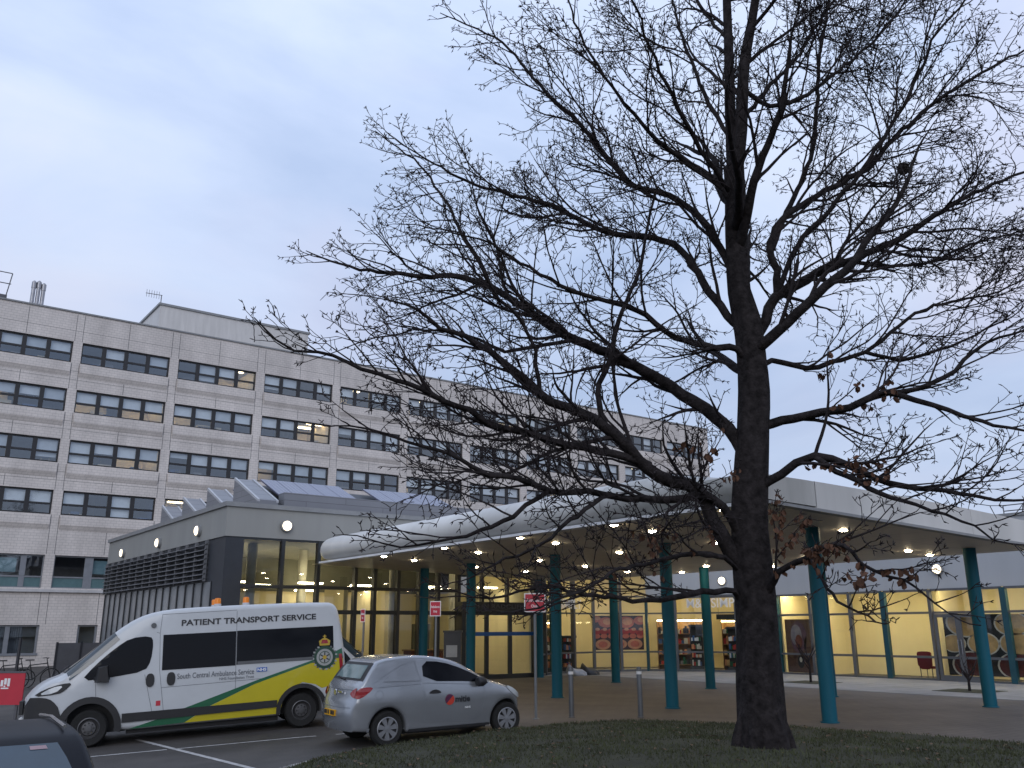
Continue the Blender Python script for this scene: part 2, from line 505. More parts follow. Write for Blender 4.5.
for z0, z1 in rows + [(4.12, 5.9)]:
    x = XL
    for a, c in ops:
        w.box(x, a, V0, V0+th, z0, z1); x = c
    w.box(x, XR, V0, V0+th, z0, z1)
gops = [(-9,-6.4),(-4.5,-1.9),(.4,3.0),(6.0,9.0),(10.9,11.93),(14.9,18)]
x = XL
for a, c in gops:
    z0 = -1.2 if a == 10.9 else .62
    w.box(x, a, V0, V0+th, -1.2, 2.17)
    if z0 > 0: w.box(a, c, V0, V0+th, -1.2, z0)
    x = c
w.box(x, XR, V0, V0+th, -1.2, 2.17)
w.box(XR-.35, XR, V0+th, V0+17, -1.2, ZT); w.box(XL, XL+.35, V0+th, V0+17, -1.2, ZT); w.box(XL+.35, XR-.35, V0+16.6, V0+17, -1.2, ZT)
w.box(XL+.35, XR-.35, V0+4.2, V0+4.3, -1.2, ZT-.6)
w.build('wall', 'tile', block)
j = MB()
for a, c in ops:
    md = (a+c)/2
    for x in (a-.04, c+.04):
        for z0, z1 in [(2.2,4.0),(5.95,8.1),(9.5,11.0),(12.45,14.0),(15.4,16.94),(18.27,19.9)]:
            j.box(x-.012, x+.012, V0-.004, V0+.02, z0, z1)
    for z0, z1 in [(2.2,3.9),(6.0,8.05),(9.55,10.95),(12.5,13.95),(15.45,16.9),(18.3,19.9)]:
        j.box(md-.012, md+.012, V0-.004, V0+.02, z0, z1)
for z in (10.05, 13.0, 15.95, 18.9, 10.55, 13.5, 16.45):
    j.box(XL, XR, V0-.003, V0+.02, z-.008, z+.008)
j.build('movement_joints', 'joint', block)
l = MB()
l.box(XL, XR, V0-.16, V0-.001, 3.9, 4.04)
l.build('stone_ledge', 'ledge', block)
l = MB()
for z0, z1 in rows:
    for a, c in ops:
        l.prism([(0,0),(-.11,.30),(-.11,.80),(0,.80)], a+.02, c-.02, lambda p, q, h: (h, V0-.001+p, z0-.86+q))
l.build('spandrel_rib', 'tile', block)
l = MB(); l.box(XL-.05, XR+.05, V0-.07, V0+.5, ZT, ZT+.09); l.box(XL, XR, V0+.5, V0+17, ZT-.4, ZT-.3)
l.build('roof', 'rendertrim', block)

def office_window(x0, x1, z0, z1, lit):
    yf = V0+.13
    f = MB(); n = 4; pw = (x1-x0)/n
    f.box(x0, x1, yf, yf+.12, z0, z0+.09); f.box(x0, x1, yf, yf+.12, z1-.09, z1)
    zm = z0+(z1-z0)*.44
    for k in range(n+1):
        hw = .075 if k in (0, n) else .115
        xa = x0 if k == 0 else x0+k*pw-hw; xb = x1 if k == n else x0+k*pw+hw
        f.box(xa, xb, yf-.01, yf+.13, z0+.09, z1-.09)
    for k in range(n):
        xa = x0+k*pw+(.075 if k == 0 else .115); xb = x0+(k+1)*pw-(.075 if k == n-1 else .115)
        f.box(xa, xb, yf, yf+.11, zm-.055, zm+.055)
    fr = f.build('window', 'winframe', block)
    g = MB(); g.quad((x0,yf+.05,z0),(x1,yf+.05,z0),(x1,yf+.05,z1),(x0,yf+.05,z1))
    g.build('glazing', 'winglass', fr)
    bl = MB()
    for k in range(n):
        xa, xb = x0+k*pw+.09, x0+(k+1)*pw-.09
        q = rng.random()
        if q < .80:
            drop = zm if rng.random() < .72 else z1-(z1-z0)*rng.uniform(.25, .95)
            bl.box(xa, xb, yf+.2, yf+.212, drop, z1-.02, 0 if rng.random() < .65 else 1)
    if bl.v: bl.build('blind', ['blind','blind2'], fr)
    rm = MB(); d = 3.6; y0, y1 = V0+th, V0+th+d
    # one room per half window
    for h in range(2):
        xa = x0+h*(x1-x0)/2; xb = xa+(x1-x0)/2
        mi = rng.choice([0,0,0,1]); 
        if lit[h]: mi = 2
        zf, zt = z0-.9, z1+.25
        rm.quad((xa,y1,zf),(xb,y1,zf),(xb,y1,zt),(xa,y1,zt), mi)
        rm.quad((xa,y0,zf),(xa,y1,zf),(xa,y1,zt),(xa,y0,zt), mi); rm.quad((xb,y0,zf),(xb,y1,zf),(xb,y1,zt),(xb,y0,zt), mi)
        rm.quad((xa,y0,zt),(xb,y0,zt),(xb,y1,zt),(xa,y1,zt), 0); rm.quad((xa,y0,zf),(xb,y0,zf),(xb,y1,zf),(xa,y1,zf), 0)
        # cupboards and screens near the sill
        for t in range(3):
            cx = rng.uniform(xa+.2, xb-.7); hh = rng.uniform(.15, .75)
            rm.box(cx, cx+rng.uniform(.3,.8), y0+.3, y0+.7, z0-.3, z0-.05+hh*.6, rng.choice([0,1,2]))
        if lit[h]:
            lx = rng.uniform(xa+.5, xb-1.2)
            rm.box(lx, lx+1.1, y0+.8, y0+1.0, zt-.12, zt-.04, 3)
            rm.box(lx, lx+1.1, y0+2.2, y0+2.4, zt-.12, zt-.04, 3)
    rm.build('room_interior', ['roomgrey','roomblue','roomcream','roomstrip'], fr)
M['roomstrip'] = emit('office strip light', (1, .80, .48), 9)
litmap = {(0,4):(0,0),(1,4):(0,1),(2,4):(1,1),(2,5):(1,0),(1,5):(0,0),(3,3):(0,0),(3,4):(0,0),(3,5):(0,1),(2,3):(1,0),(1,3):(1,0),(3,6):(0,0),(1,6):(1,0),(2,6):(0,1),(2,7):(0,0)}
for r, (z0, z1) in enumerate(rows):
    for k, (a, c) in enumerate(ops):
        if c < 2 : continue
        lit = litmap.get((r, k), (rng.random() < .22, rng.random() < .22))
        office_window(a, c, z0, z1, lit)
# first floor glazing with green spandrels
for k, (a, c) in enumerate(ops):
    if c < 2 or a > 30: continue
    yf = V0+.13; f = MB()
    f.box(a, c, yf, yf+.1, 5.82, 5.9); f.box(a, c, yf, yf+.1, 4.12, 4.18); f.box(a, c, yf, yf+.1, 4.68, 4.76)
    for t, ww in ((0,.06),(.36,.22),(.80,.14),(1,.06)):
        x = a+t*(c-a); xa = max(a, x-ww); xb = min(c, x+ww)
        for zz0, zz1 in ((4.18,4.68),(4.76,5.82)): f.box(xa, xb, yf-.01, yf+.11, zz0, zz1)
    fr = f.build('window', 'greyframe', block)
    g = MB(); g.quad((a,yf+.05,4.7),(c,yf+.05,4.7),(c,yf+.05,5.88),(a,yf+.05,5.88)); g.build('glazing', 'winglass', fr)
    g = MB(); g.box(a+.05, c-.05, yf+.04, yf+.06, 4.17, 4.69); g.build('spandrel_panel', 'turq', fr)
    rm = MB(); rm.quad((a,V0+3.4,3.6),(c,V0+3.4,3.6),(c,V0+3.4,6.2),(a,V0+3.4,6.2),0)
    rm.box(a+.38*(c-a), a+.74*(c-a), yf+.2, yf+.22, 4.95, 5.7, 1)
    rm.build('room_interior', ['roomgrey','turqlit'], fr) if 'turqlit' in M else None
for a, c in gops:
    if c < 2: continue
    yf = V0+.1
    f = MB()
    z0 = -.6 if a == 10.9 else .62
    f.box(a, c, yf, yf+.1, 2.08, 2.17)
    if z0 > 0: f.box(a-.05, c+.05, yf-.16, yf+.1, z0-.02, z0+.1)
    mids = [a, c] if a == 10.9 else [a, (a+c)/2, c]
    for x in mids:
        f.box(max(a, x-.11), min(c, x+.11), yf-.01, yf+.11, max(z0+.1, z0), 2.08)
    fr = f.build('door' if a == 10.9 else 'window', 'greyframe', block)
    g = MB(); g.box(a+.05, c-.05, yf+.05, yf+.06, z0, 2.1); g.build('glazing', 'winglass', fr)
    g = MB(); g.quad((a,yf+.5,z0-.2),(c,yf+.5,z0-.2),(c,yf+.5,2.3),(a,yf+.5,2.3))
    if z0 > 0: g.box(a+.1, c-.1, yf+.2, yf+.22, 1.55, 2.1)
    g.build('room_interior', 'roomgrey', fr)
# plant room on the roof
p = MB(); p.box(14.15, 24.6, 58, 66, ZT-.3, 22.6)
pr = p.build('plant_room', 'pent', block)
p = MB(); p.box(14.05, 24.7, 57.92, 66.1, 22.6, 22.75); p.build('roof_trim', 'rendertrim', pr)
p = MB(); p.box(14.6, 19.2, 57.94, 57.99, ZT+.05, ZT+.35); p.box(19.8, 24.4, 57.94, 57.99, ZT+.05, ZT+.35); p.build('overhang_shadow', 'mullion', pr)  # dark bands paint in the overhang's shadow between plant room and parapet
fl = thing('roof_flue', 'cluster of three steel flues standing on the hospital roof at the far left', 'flue', (7.2, 60, ZT))
for dx, h in ((-.28, 23.25), (0, 23.3), (.28, 23.2)):
    p = MB(); p.lathe([(.0,ZT-.4),(.12,ZT-.4),(.12,h-.5),(.14,h-.5),(.14,h-.1),(.05,h),(0,h)], (7.2+dx, 60, 0), n=12); p.build('flue_pipe', 'steel', fl, smooth=40)
wk = thing('roof_walkway', 'railed maintenance walkway on the hospital roof at the left edge', 'walkway', (4.6, 60, ZT))
p = MB(); p.box(3.2, 5.5, 59.6, 60.6, 21.5, 21.85); p.box(3.4,3.6,59.7,60.4,ZT-.4,21.5); p.box(5.2,5.4,59.7,60.4,ZT-.4,21.5); p.build('platform', 'rail', wk)
p = MB()
for x in (3.25, 4.35, 5.45): p.tube([(x,59.65,21.85),(x+.18,59.65,23.3)], .035, 6)
for z in (22.6, 23.3): p.tube([(3.25,59.65,z),(5.45+.18,59.65,z)], .03, 6)
p.build('handrail', 'rail', wk)
an = thing('roof_antenna', 'thin television aerial above the plant room corner', 'aerial', (13.9, 58.6, 22.6))
p = MB(); p.tube([(14.3,58.6,22.7),(14.3,58.6,23.5)], .03, 6); p.build('mast', 'rail', an)
p = MB(); p.tube([(13.3,58.6,23.45),(14.35,58.6,23.5)], .022, 6)
for k in range(6): p.tube([(13.35+k*.16,58.6,23.2),(13.35+k*.16,58.6,23.72)], .012, 4)
p.build('aerial_rods', 'rail', an)
for x in (20.9, 33.7, 48.5):
    pass

# ---------------------------------------------------------------- entrance hall
HV = 28.7; HU = 9.75
hall = thing('entrance_hall', 'low glazed entrance hall with grey fascia and louvred side', 'building', (HU, HV, 0))
p = MB(); p.box(HU, 30.5, HV, 44.5, 4.82, 5.78); p.build('fascia', 'render', hall)
p = MB(); p.box(HU-.07, 30.55, HV-.07, 44.57, 5.78, 5.93); p.build('roof_trim', 'rendertrim', hall)
p = MB(); p.box(HU+.04, 10.4, HV+.04, 29.75, 0, 4.82); p.build('corner_column', 'slate', hall)
p = MB()                                                # louvre screen along the side
for k in range(8):
    z = 3.52+k*.162
    p.prism([(-.02,0),(-.16,-.035),(-.16,-.01),(-.02,.03)], 30.3, 44.3, lambda a, c, h: (HU+a, h, z+c))
for k in range(14):
    v = 30.3+k*1.07
    p.box(HU-.10, HU-.005, v, v+.05, 3.45, 4.8)
p.build('louvre_screen', 'louvre', hall)
p = MB(); p.box(HU+.05, HU+.15, 29.75, 44.45, 3.42, 4.82); p.build('louvre_backing', 'slate', hall)
p = MB()
for k in range(17):
    v = 29.75+k*.91
    p.box(HU+.015, HU+.09, v, v+.08, 0, 3.42)
p.box(HU, HU+.13, 29.75, 44.4, 0, .2)
p.build('side_fins', 'mullion', hall)
p = MB(); p.box(HU+.06, HU+.08, 29.8, 44.4, .2, 3.42); p.build('side_glazing', 'sidepanel', hall)
p = MB()
mulls = [11.75,13.06,14.49,15.25,16.2,17.1,17.9,18.8,22.42]
for x in mulls: p.box(x-.06, x+.06, HV+.0, HV+.22, 0, 4.82)
x = 10.4
for xm in mulls[:8]:
    p.box(x, xm-.06, HV+.03, HV+.16, 3.20, 3.31); p.box(x, xm-.06, HV+.03, HV+.16, 4.74, 4.82)
    if xm > 13: p.box(x, xm-.06, HV+.03, HV+.16, 2.38, 2.52)
    p.box(x, xm-.06, HV+.03, HV+.16, 0, .16)
    x = xm+.06
for x in (19.9, 21.1):
    p.box(x-.05, x+.05, HV+.02, HV+.2, 2.86, 4.82)
p.build('glazing_bars', 'mullion', hall)
p = MB(); p.quad((10.4,HV+.1,0),(18.8,HV+.1,0),(18.8,HV+.1,4.82),(10.4,HV+.1,4.82)); p.quad((18.8,HV+.1,2.86),(22.42,HV+.1,2.86),(22.42,HV+.1,4.82),(18.8,HV+.1,4.82))
p.build('front_glazing', 'tintglass', hall)
p = MB(); p.box(HU+.3, 22.6, HV+.3, 43, -.02, .02); p.build('floor', 'floorin', hall)
p = MB()
p.quad((HU+.3,37,0),(23,37,0),(23,37,3.45),(HU+.3,37,3.45),0); p.quad((HU+.3,36.9,3.45),(23,36.9,3.45),(23,36.9,4.8),(HU+.3,36.9,4.8),1)  # upper half coloured darker for the dim ceiling void behind the panes
for x, vv0, vv1 in ((12.3,33.5,37),(15.4,31.5,33.2),(18.0,33,37),(19.2,35,37),(22.5,29.2,37)):
    p.box(x, x+.18, vv0, vv1, .02, 3.44, 0)
p.build('hall_interior', ['cream','oliveupper'], hall)
for (x, y, w_, d_, h_, lab) in ((15.0,32.6,3.2,.7,1.05,'red brown reception desk inside the glazed hall'),(20.3,33.4,1.6,.6,1.0,'red brown counter behind the entrance doors')):
    t = thing('reception_desk', lab, 'desk', (x,y,.02))
    p = MB(); p.box(x-w_/2,x+w_/2,y,y+d_,.02,h_); p.build('front_panel','deskred',t)
    p = MB(); p.box(x-w_/2-.06,x+w_/2+.06,y-.08,y+d_+.05,h_,h_+.05); p.build('desk_top','wood',t)
p = MB()
for x in (11.2,13.4,16.8,19.6,21.6): p.box(x, x+.9, 36.86, 36.95, .02, 2.1, 0)
for x in (12.3,14.7,18.2): p.box(x, x+.7, 36.86, 36.95, 1.2, 2.0, 1)
p.build('wall_openings', ['oliveupper','p_coral'], hall)
p = MB()
for x, y in ((11.4,30.6),(13.9,32.0),(17.2,30.9),(20.9,32.4)): p.lathe([(.17,.02),(.17,4.78)], (x,y,0), n=20)
p.build('hall_column', 'ceilin', hall, smooth=40)
p = MB(); p.quad((HU+.2,HV+.2,4.8),(23,HV+.2,4.8),(23,37,4.8),(HU+.2,37,4.8)); p.build('ceiling', 'oliveupper', hall)
# entrance portal
po = MB(); po.box(18.7, 22.5, HV-.35, HV+.0, 2.50, 2.86); po.box(18.7, 18.88, HV-.35, HV, 0, 2.5); po.box(22.32, 22.5, HV-.35, HV, 0, 2.5)
por = po.build('door_portal', 'mullion', hall)
t = MB(); text_fit(t, 'JOHN RADCLIFFE', lambda a, c, h: (a, HV-.352-h, c), 19.0, 21.7, 2.58, 2.78, .012, 0, .02); t.build('lettering', 'mullgrey', por)
d = MB()
for x0, x1 in ((18.88,20.0),(20.0,21.1),(21.1,22.32)):
    d.box(x0, x0+.08, HV-.12, HV-.03, 0, 2.5); d.box(x1-.08, x1, HV-.12, HV-.03, 0, 2.5)
    d.box(x0+.08, x1-.08, HV-.12, HV-.03, 2.38, 2.5); d.box(x0+.08, x1-.08, HV-.12, HV-.03, 0, .22)
dr = d.build('door', 'mullion', por)
d = MB(); d.quad((18.9,HV-.08,.1),(22.3,HV-.08,.1),(22.3,HV-.08,2.4),(18.9,HV-.08,2.4)); d.build('glazing', 'clearglass', dr)
d = MB(); d.box(18.97, 22.22, HV-.135, HV-.10, 1.62, 1.76); d.build('blue_strip', 'nhsblue', dr)
# saw-tooth roof monitors with solar panels
def monitor(u0, u1, v0, run=2.45, pv=(), plinth=False):
    b = MB()
    b.prism([(v0,5.9),(v0,6.12),(v0+run,7.15),(v0+run,5.9)], u0, u0+.72, lambda a, c, h: (h, a, c))
    b.prism([(v0+.02,5.9),(v0+.02,5.98),(v0+run,6.98),(v0+run,5.9)], u0+.72, u1, lambda a, c, h: (h, a, c), 1)
    o = b.build('roof_monitor', ['zinc','slate'], hall, fixn=True)
    b = MB()
    for x in (u0+.03, u0+.69):
        b.add([(x-.04,v0-.01,6.13),(x+.04,v0-.01,6.13),(x+.04,v0+run,7.19),(x-.04,v0+run,7.19),(x-.04,v0-.01,6.05),(x+.04,v0-.01,6.05),(x+.04,v0+run+.02,7.1),(x-.04,v0+run+.02,7.1)], [(0,1,2,3),(0,4,5,1),(1,5,6,2),(2,6,7,3),(3,7,4,0)])
    b.build('edge_trim', 'zinctrim', o)
    if plinth:
        b = MB(); b.box(u0+.9, u1, v0-.08, v0+.45, 5.93, 6.42); b.build('plinth', 'zinc', o)
    for a0, a1 in pv:
        b = MB(); L = math.hypot(run, 1.03); ty, tz = run/L, 1.03/L
        def f(a, c, h): return (a, v0+.5+c*ty-h*tz, 6.36+c*tz+h*ty)
        n = max(1, round((a1-a0)/.68))
        for k in range(n):
            x0 = a0+k*(a1-a0)/n
            for vs in [[f(x0+.01,0,.06),f(x0+(a1-a0)/n-.01,0,.06),f(x0+(a1-a0)/n-.01,L-.62,.06),f(x0+.01,L-.62,.06)]]:
                lo = [(q[0], q[1]+.02, q[2]-.05) for q in vs]
                b.add(vs+lo, [(0,1,2,3),(7,6,5,4),(0,4,5,1),(1,5,6,2),(2,6,7,3),(3,7,4,0)])
        b.build('solar_panel', 'pv', o)
monitor(10.85, 19.5, 28.98, pv=[(11.75,14.9),(15.9,19.2)], plinth=True)
for v0 in (31.95, 35.0, 38.05): monitor(10.85, 17.5, v0, pv=[(11.8, 16.8)])

# ---------------------------------------------------------------- canopy
CU0, CU1, CV0, CV1 = 12.45, 23.7, 9.6, 28.62
def ctop(u): return 4.445-.002*max(0,u-12.5)**2
def soff(u): return 4.03-(u-12.4)*.0274
can = thing('entrance_canopy', 'wide flat white canopy with rolled edge on teal columns over the forecourt', 'canopy', (16.3, 19.8, 0))
b = MB()
us = [12.75+k*(CU1-12.75)/10 for k in range(11)]
for k in range(10):
    b.quad((us[k],CV0+.02,soff(us[k])),(us[k],CV1,soff(us[k])),(us[k+1],CV1,soff(us[k+1])),(us[k+1],CV0+.02,soff(us[k+1])))
b.build('soffit', 'soffit', can)
b = MB(); n = 24
for k in range(6):
    xa = 13.9+k*(CU1-13.9)/6; xb = 13.9+(k+1)*(CU1-13.9)/6
    b.quad((xa,CV0+.02,ctop(xa)),(xb,CV0+.02,ctop(xb)),(xb,CV1,ctop(xb)),(xa,CV1,ctop(xa)))
b.quad((CU1,CV0,soff(CU1)),(CU1,CV1,soff(CU1)),(CU1,CV1,ctop(CU1)),(CU1,CV0,ctop(CU1)))
b.build('roof', 'canopy', can)
b = MB()
x = 13.985
while x < CU1-.1:
    x2 = min(CU1, x+2.8)
    b.add([(x,CV0,soff(x)-.02),(x2-.012,CV0,soff(x2)-.02),(x2-.012,CV0,ctop(x2)+.02),(x,CV0,ctop(x)+.02),(x,CV0+.12,soff(x)-.02),(x2-.012,CV0+.12,soff(x2)-.02),(x2-.012,CV0+.12,ctop(x2)+.02),(x,CV0+.12,ctop(x)+.02)],
          [(0,1,2,3),(0,4,5,1),(3,2,6,7),(0,3,7,4),(1,5,6,2)])
    x = x2
b.build('fascia', 'canopy', can)
b = MB(); b.add([(12.42,CV0-.04,soff(12.42)-.075),(CU1,CV0-.04,soff(CU1)-.075),(CU1,CV0-.04,soff(CU1)-.022),(12.42,CV0-.04,soff(12.42)-.022),(12.42,CV0+.14,soff(12.42)-.075),(CU1,CV0+.14,soff(CU1)-.075),(CU1,CV0+.14,soff(CU1)-.022),(12.42,CV0+.14,soff(12.42)-.022)],
      [(0,1,2,3),(5,4,7,6),(0,4,5,1),(3,2,6,7),(1,5,6,2),(4,0,3,7)])
b.build('drip_edge', 'rendertrim', can)  # grey lip below the fascia; its darker colour draws the shadow line
prof = [(14.0,4.0),(13.0,4.02),(12.62,4.03),(12.44,4.08),(12.33,4.18),(12.28,4.32),(12.29,4.46),(12.36,4.60),(12.48,4.71),(12.66,4.78),(12.9,4.79),(13.15,4.75),(13.45,4.66),(13.75,4.54),(14.0,4.455)]
def rollseg(va, vb, taper=False):
    b = MB(); cu, cz = 13.0, 4.35
    st = [va, vb] if not taper else [va]+[vb-.75+.75*t for t in (0,.3,.55,.75,.9,.97,1)]
    k = len(prof); sc = []
    for v in st:
        t = 0 if not taper else max(0, (v-(vb-.75))/.75)
        s = math.sqrt(max(0, 1-t*t*.97))
        b.v += [(cu+(pu-cu)*s, v, cz+(pz-cz)*s) for pu, pz in prof]
    for i in range(len(st)-1):
        for q in range(k-1):
            b.f.append([i*k+q, i*k+q+1, (i+1)*k+q+1, (i+1)*k+q]); b.m.append(0)
    b.f.append(list(range(k))); b.m.append(0)
    b.f.append([(len(st)-1)*k+q for q in range(k)][::-1]); b.m.append(0)
    b.build('rolled_edge', 'canopy', can, smooth=40, fixn=True)
def rollnear(va, vb):                 # the roll sinks into the square front edge
    b = MB(); st = [va+(vb-va)*t for t in (0,.08,.16,.25,.35,.45,.55,.7,.85,1)]; k = len(prof)
    for v in st:
        h = sm((v-va-.3)/2.4)
        b.v += [(pu if pz < 4.46 else pu, v, pz if pz < 4.46 else 4.46+(pz-4.46)*h) for pu, pz in prof]
    for i in range(len(st)-1):
        for q in range(k-1): b.f.append([i*k+q, i*k+q+1, (i+1)*k+q+1, (i+1)*k+q]); b.m.append(0)
    b.f.append(list(range(k))); b.m.append(0); b.f.append([(len(st)-1)*k+q for q in range(k)][::-1]); b.m.append(0)
    b.build('rolled_edge', 'canopystain', can, smooth=40, fixn=True)
rollnear(9.6, 13.535)
seams = [13.55, 16.9, 20.3, 23.7]
for a, c in zip(seams[:-1], seams[1:]): rollseg(a, c-.015)
rollseg(23.7, 27.55, True)
b = MB(); b.box(12.36, 12.62, CV0, 27.2, 3.945, 4.005); b.build('edge_lip', 'lip', can)
for (u, vs) in ((16.3, (11.35,15.62,19.92,24.2,27.1)), (22.3, (11.1,15.4,19.7,24.0,28.3))):
    for v in vs:
        b = MB(); b.lathe([(0,0),(.15,0),(.15,soff(u)-.005),(0,soff(u)-.005)], (u, v, 0), n=24); b.lathe([(.185,.05),(.185,.075),(.15,.08)], (u,v,0), n=24)
        c = b.build('column', 'teal', can, smooth=40)
# pale notices stuck on two columns
for (u, v, a) in ((16.3, 11.35, 0), (22.3, 11.1, 0), (16.3,19.92,0)):
    b = MB()
    for k in range(5):
        q0, q1 = -.85+k*.13, -.85+(k+1)*.13
        b.quad((u+.153*math.cos(q0),v+.153*math.sin(q0),1.95),(u+.153*math.cos(q1),v+.153*math.sin(q1),1.95),(u+.153*math.cos(q1),v+.153*math.sin(q1),2.25),(u+.153*math.cos(q0),v+.153*math.sin(q0),2.25))
    b.build('notice', 'notice', can) if 'notice' in M else None
# recessed downlights
first = None
grid = [(13.0,(24.0,20.6,17.2,13.9,10.9)),(14.35,(24.5,20.95,17.5,14.1)),(17.05,(25.05,21.6,18.05,14.6,11.1)),(19.35,(25.3,22.1,18.55,15.05)),(21.8,(22.7,19.15,15.55,12.4)),(23.1,(21.4,17.6,12.55))]
for u, vs in grid:
    for v in vs:
        z = soff(u)
        if first is None:
            first = thing('canopy_downlight', 'round lit downlight set in the canopy soffit', 'downlight', (u, v, z), group='downlights in the canopy soffit')
            b = MB(); b.lathe([(.085,-.012),(.125,-.012),(.13,-.001)], (0,0,0), n=20); b.build('trim_ring', 'lip', first, local=True)
            b = MB(); b.lathe([(0,-.045),(.045,-.04),(.075,-.025),(.085,-.012)], (0,0,0), n=20); b.build('lamp_lens', 'dlglow', first, local=True)
        else: dup(first, (u, v, z))

# round bulkhead lamps on the walls
def wall_lamp(loc, d, label):
    t = thing('wall_lamp', label, 'wall lamp', loc, group='round bulkhead lamps on the building walls')
    t.rotation_euler = (0, 0, math.atan2(d[0], -d[1]))       # local -Y faces out
    b = MB(); b.lathe([(0,-.001),(.2,-.001),(.2,-.10),(.16,-.12)], axis='y', n=24); b.build('rim', 'rendertrim', t, smooth=40, local=True, fixn=True)
    b = MB(); b.lathe([(.165,-.10),(.15,-.15),(.09,-.18),(0,-.19)], axis='y', n=24); b.build('lamp_cover', 'whiteglow', t, smooth=60, local=True, fixn=True)
    return t
wall_lamp((11.78, HV, 5.25), (0,-1), 'glowing round lamp on the front fascia left of the canopy tip')
wall_lamp((HU, 31.35, 5.2), (-1,0), 'glowing round lamp on the side fascia nearest the corner')
wall_lamp((HU, 36.15, 5.15), (-1,0), 'glowing round lamp on the side fascia, middle of three')
wall_lamp((HU, 41.6, 5.13), (-1,0), 'glowing round lamp on the side fascia farthest from the corner')

# ---------------------------------------------------------------- shop wing
WU = 31.6
wing = thing('shop_wing', 'low white walled shop wing with teal mullions and lit windows', 'building', (WU, 20, 0))
path = [(22.5,28.75),(24.4,30.1),(27.0,30.4),(29.2,29.3),(30.7,27.2),(31.5,24.4)]
def facet(i, z0, z1, t, mats, name, off=0.0, ins=0.0):
    pass
gb = MB(); gg = MB(); uw = MB()
for i in range(len(path)-1):
    a = Vector((*path[i],0)); c = Vector((*path[i+1],0)); d = (c-a).normalized(); L = (c-a).length
    nr = Vector((d.y, -d.x, 0))          # outward (towards the forecourt)
    mid = (a+c)/2
    zt = 4.75 if i < 3 else 3.2
    gg.quad((a.x,a.y,0),(c.x,c.y,0),(c.x,c.y,zt),(a.x,a.y,zt))
    k = 2 if L > 2 else 1
    for q in range(k+1):
        pnt = a+d*(L*q/k)
        if q == k and i < len(path)-2: continue
        gb.obox(pnt, d, nr, .11, .2, 0, zt, 1 if (q == 0 and i in (1,3)) else 0)
    for z in (.83, 2.47, 3.2, zt-.06):
        gb.obox(mid, d, nr, L-.12, .1, z, z+.07, 0)
    gb.obox(mid, d, nr, L-.12, .12, 0, .14, 0)
    if i >= 3: uw.obox(mid-nr*.1, d, nr, L, .3, 3.21, 5.5)
    else: uw.obox(mid-nr*.1, d, nr, L, .3, 4.76, 5.5)
gg.build('curved_glazing', 'clearglass', wing)
gb.build('glazing_bars', ['mullgrey','tealdark'], wing)
uw.box(WU, WU+.3, 2, 24.4, 3.2, 5.5)
uw.build('upper_wall', 'whitewall', wing)
b = MB(); b.box(WU-.06, WU+8, 1.9, 30.5, 5.5, 5.6); b.build('roof', 'rendertrim', wing)
b = MB()
mv = [24.1,22.44,20.64,19.23,17.4,14.8,13.0,11.3,9.6,7.9,6.2,4.5]
for v in mv:
    te = v in (24.1,19.23,14.8,9.6,4.5)
    b.box(WU-.06, WU+.12, v-(.10 if te else .055), v+(.10 if te else .055), 0, 3.16, 1 if te else 0)
for a, c in zip([24.4]+mv, mv+[2.0]):
    for z in (.8, 2.33, 3.12): b.box(WU-.02, WU+.09, c+.06, a-.06, z, z+.08, 0)
    b.box(WU-.02, WU+.09, c+.06, a-.06, 0, .12, 0)
b.build('window_bars', ['mullgrey','tealdark'], wing)
b = MB(); b.quad((WU+.04,24.4,0),(WU+.04,2,0),(WU+.04,2,3.2),(WU+.04,24.4,3.2)); b.build('window_glazing', 'clearglass', wing)
# double door in the wing
d = MB()
for v0, v1 in ((17.28,16.42),(16.42,15.55)):
    d.box(WU-.10, WU-.03, v1, v1+.10, .03, 2.32); d.box(WU-.10, WU-.03, v0-.10, v0, .03, 2.32)
    d.box(WU-.10, WU-.03, v1+.10, v0-.10, 2.2, 2.32); d.box(WU-.10, WU-.03, v1+.10, v0-.10, .03, .25)
dr = d.build('door', 'mullgrey', wing)
d = MB()
for v in (16.36, 16.48): d.tube([(WU-.14,v,.95),(WU-.14,v,1.45)], .018, 6)
d.build('handle', 'chrome', dr)
# inside the shops
b = MB()
b.quad((WU+2.6,24.5,0),(WU+2.6,2,0),(WU+2.6,2,3.4),(WU+2.6,24.5,3.4),0)
b.quad((WU+.3,2,3.4),(WU+2.6,2,3.4),(WU+2.6,24.5,3.4),(WU+.3,24.5,3.4),1)
b.quad((WU+.1,2,.02),(WU+2.6,2,.02),(WU+2.6,24.5,.02),(WU+.1,24.5,.02),2)
b.box(WU+.2, WU+2.6, 24.0, 24.15, .02, 3.38, 0); b.box(WU+.9, WU+2.6, 17.5, 17.62, .02, 3.38, 0); b.box(WU+.9, WU+2.6, 22.3, 22.4, .02, 3.38, 0)
back = [(22.9,34.2),(27.8,34.6),(31.6,33.4),(33.8,30.6),(34.6,26.2),(34.2,24.4)]
for i in range(len(back)-1):
    (ax, ay), (bx, by) = back[i], back[i+1]
    b.quad((ax,ay,0),(bx,by,0),(bx,by,4.8),(ax,ay,4.8), 0)
fl = path+back[::-1]
b.add([(x,y,.02) for x, y in fl], [list(range(len(fl)))[::-1]], 2); b.add([(x,y,4.74) for x, y in fl], [list(range(len(fl)))], 1)
b.build('shop_interior', ['cream','ceilin','floorin'], wing)
b = MB()
for i in range(5):
    a = Vector((*path[i],0)); c = Vector((*path[i+1],0)); d = (c-a).normalized(); nr = Vector((d.y,-d.x,0))
pass
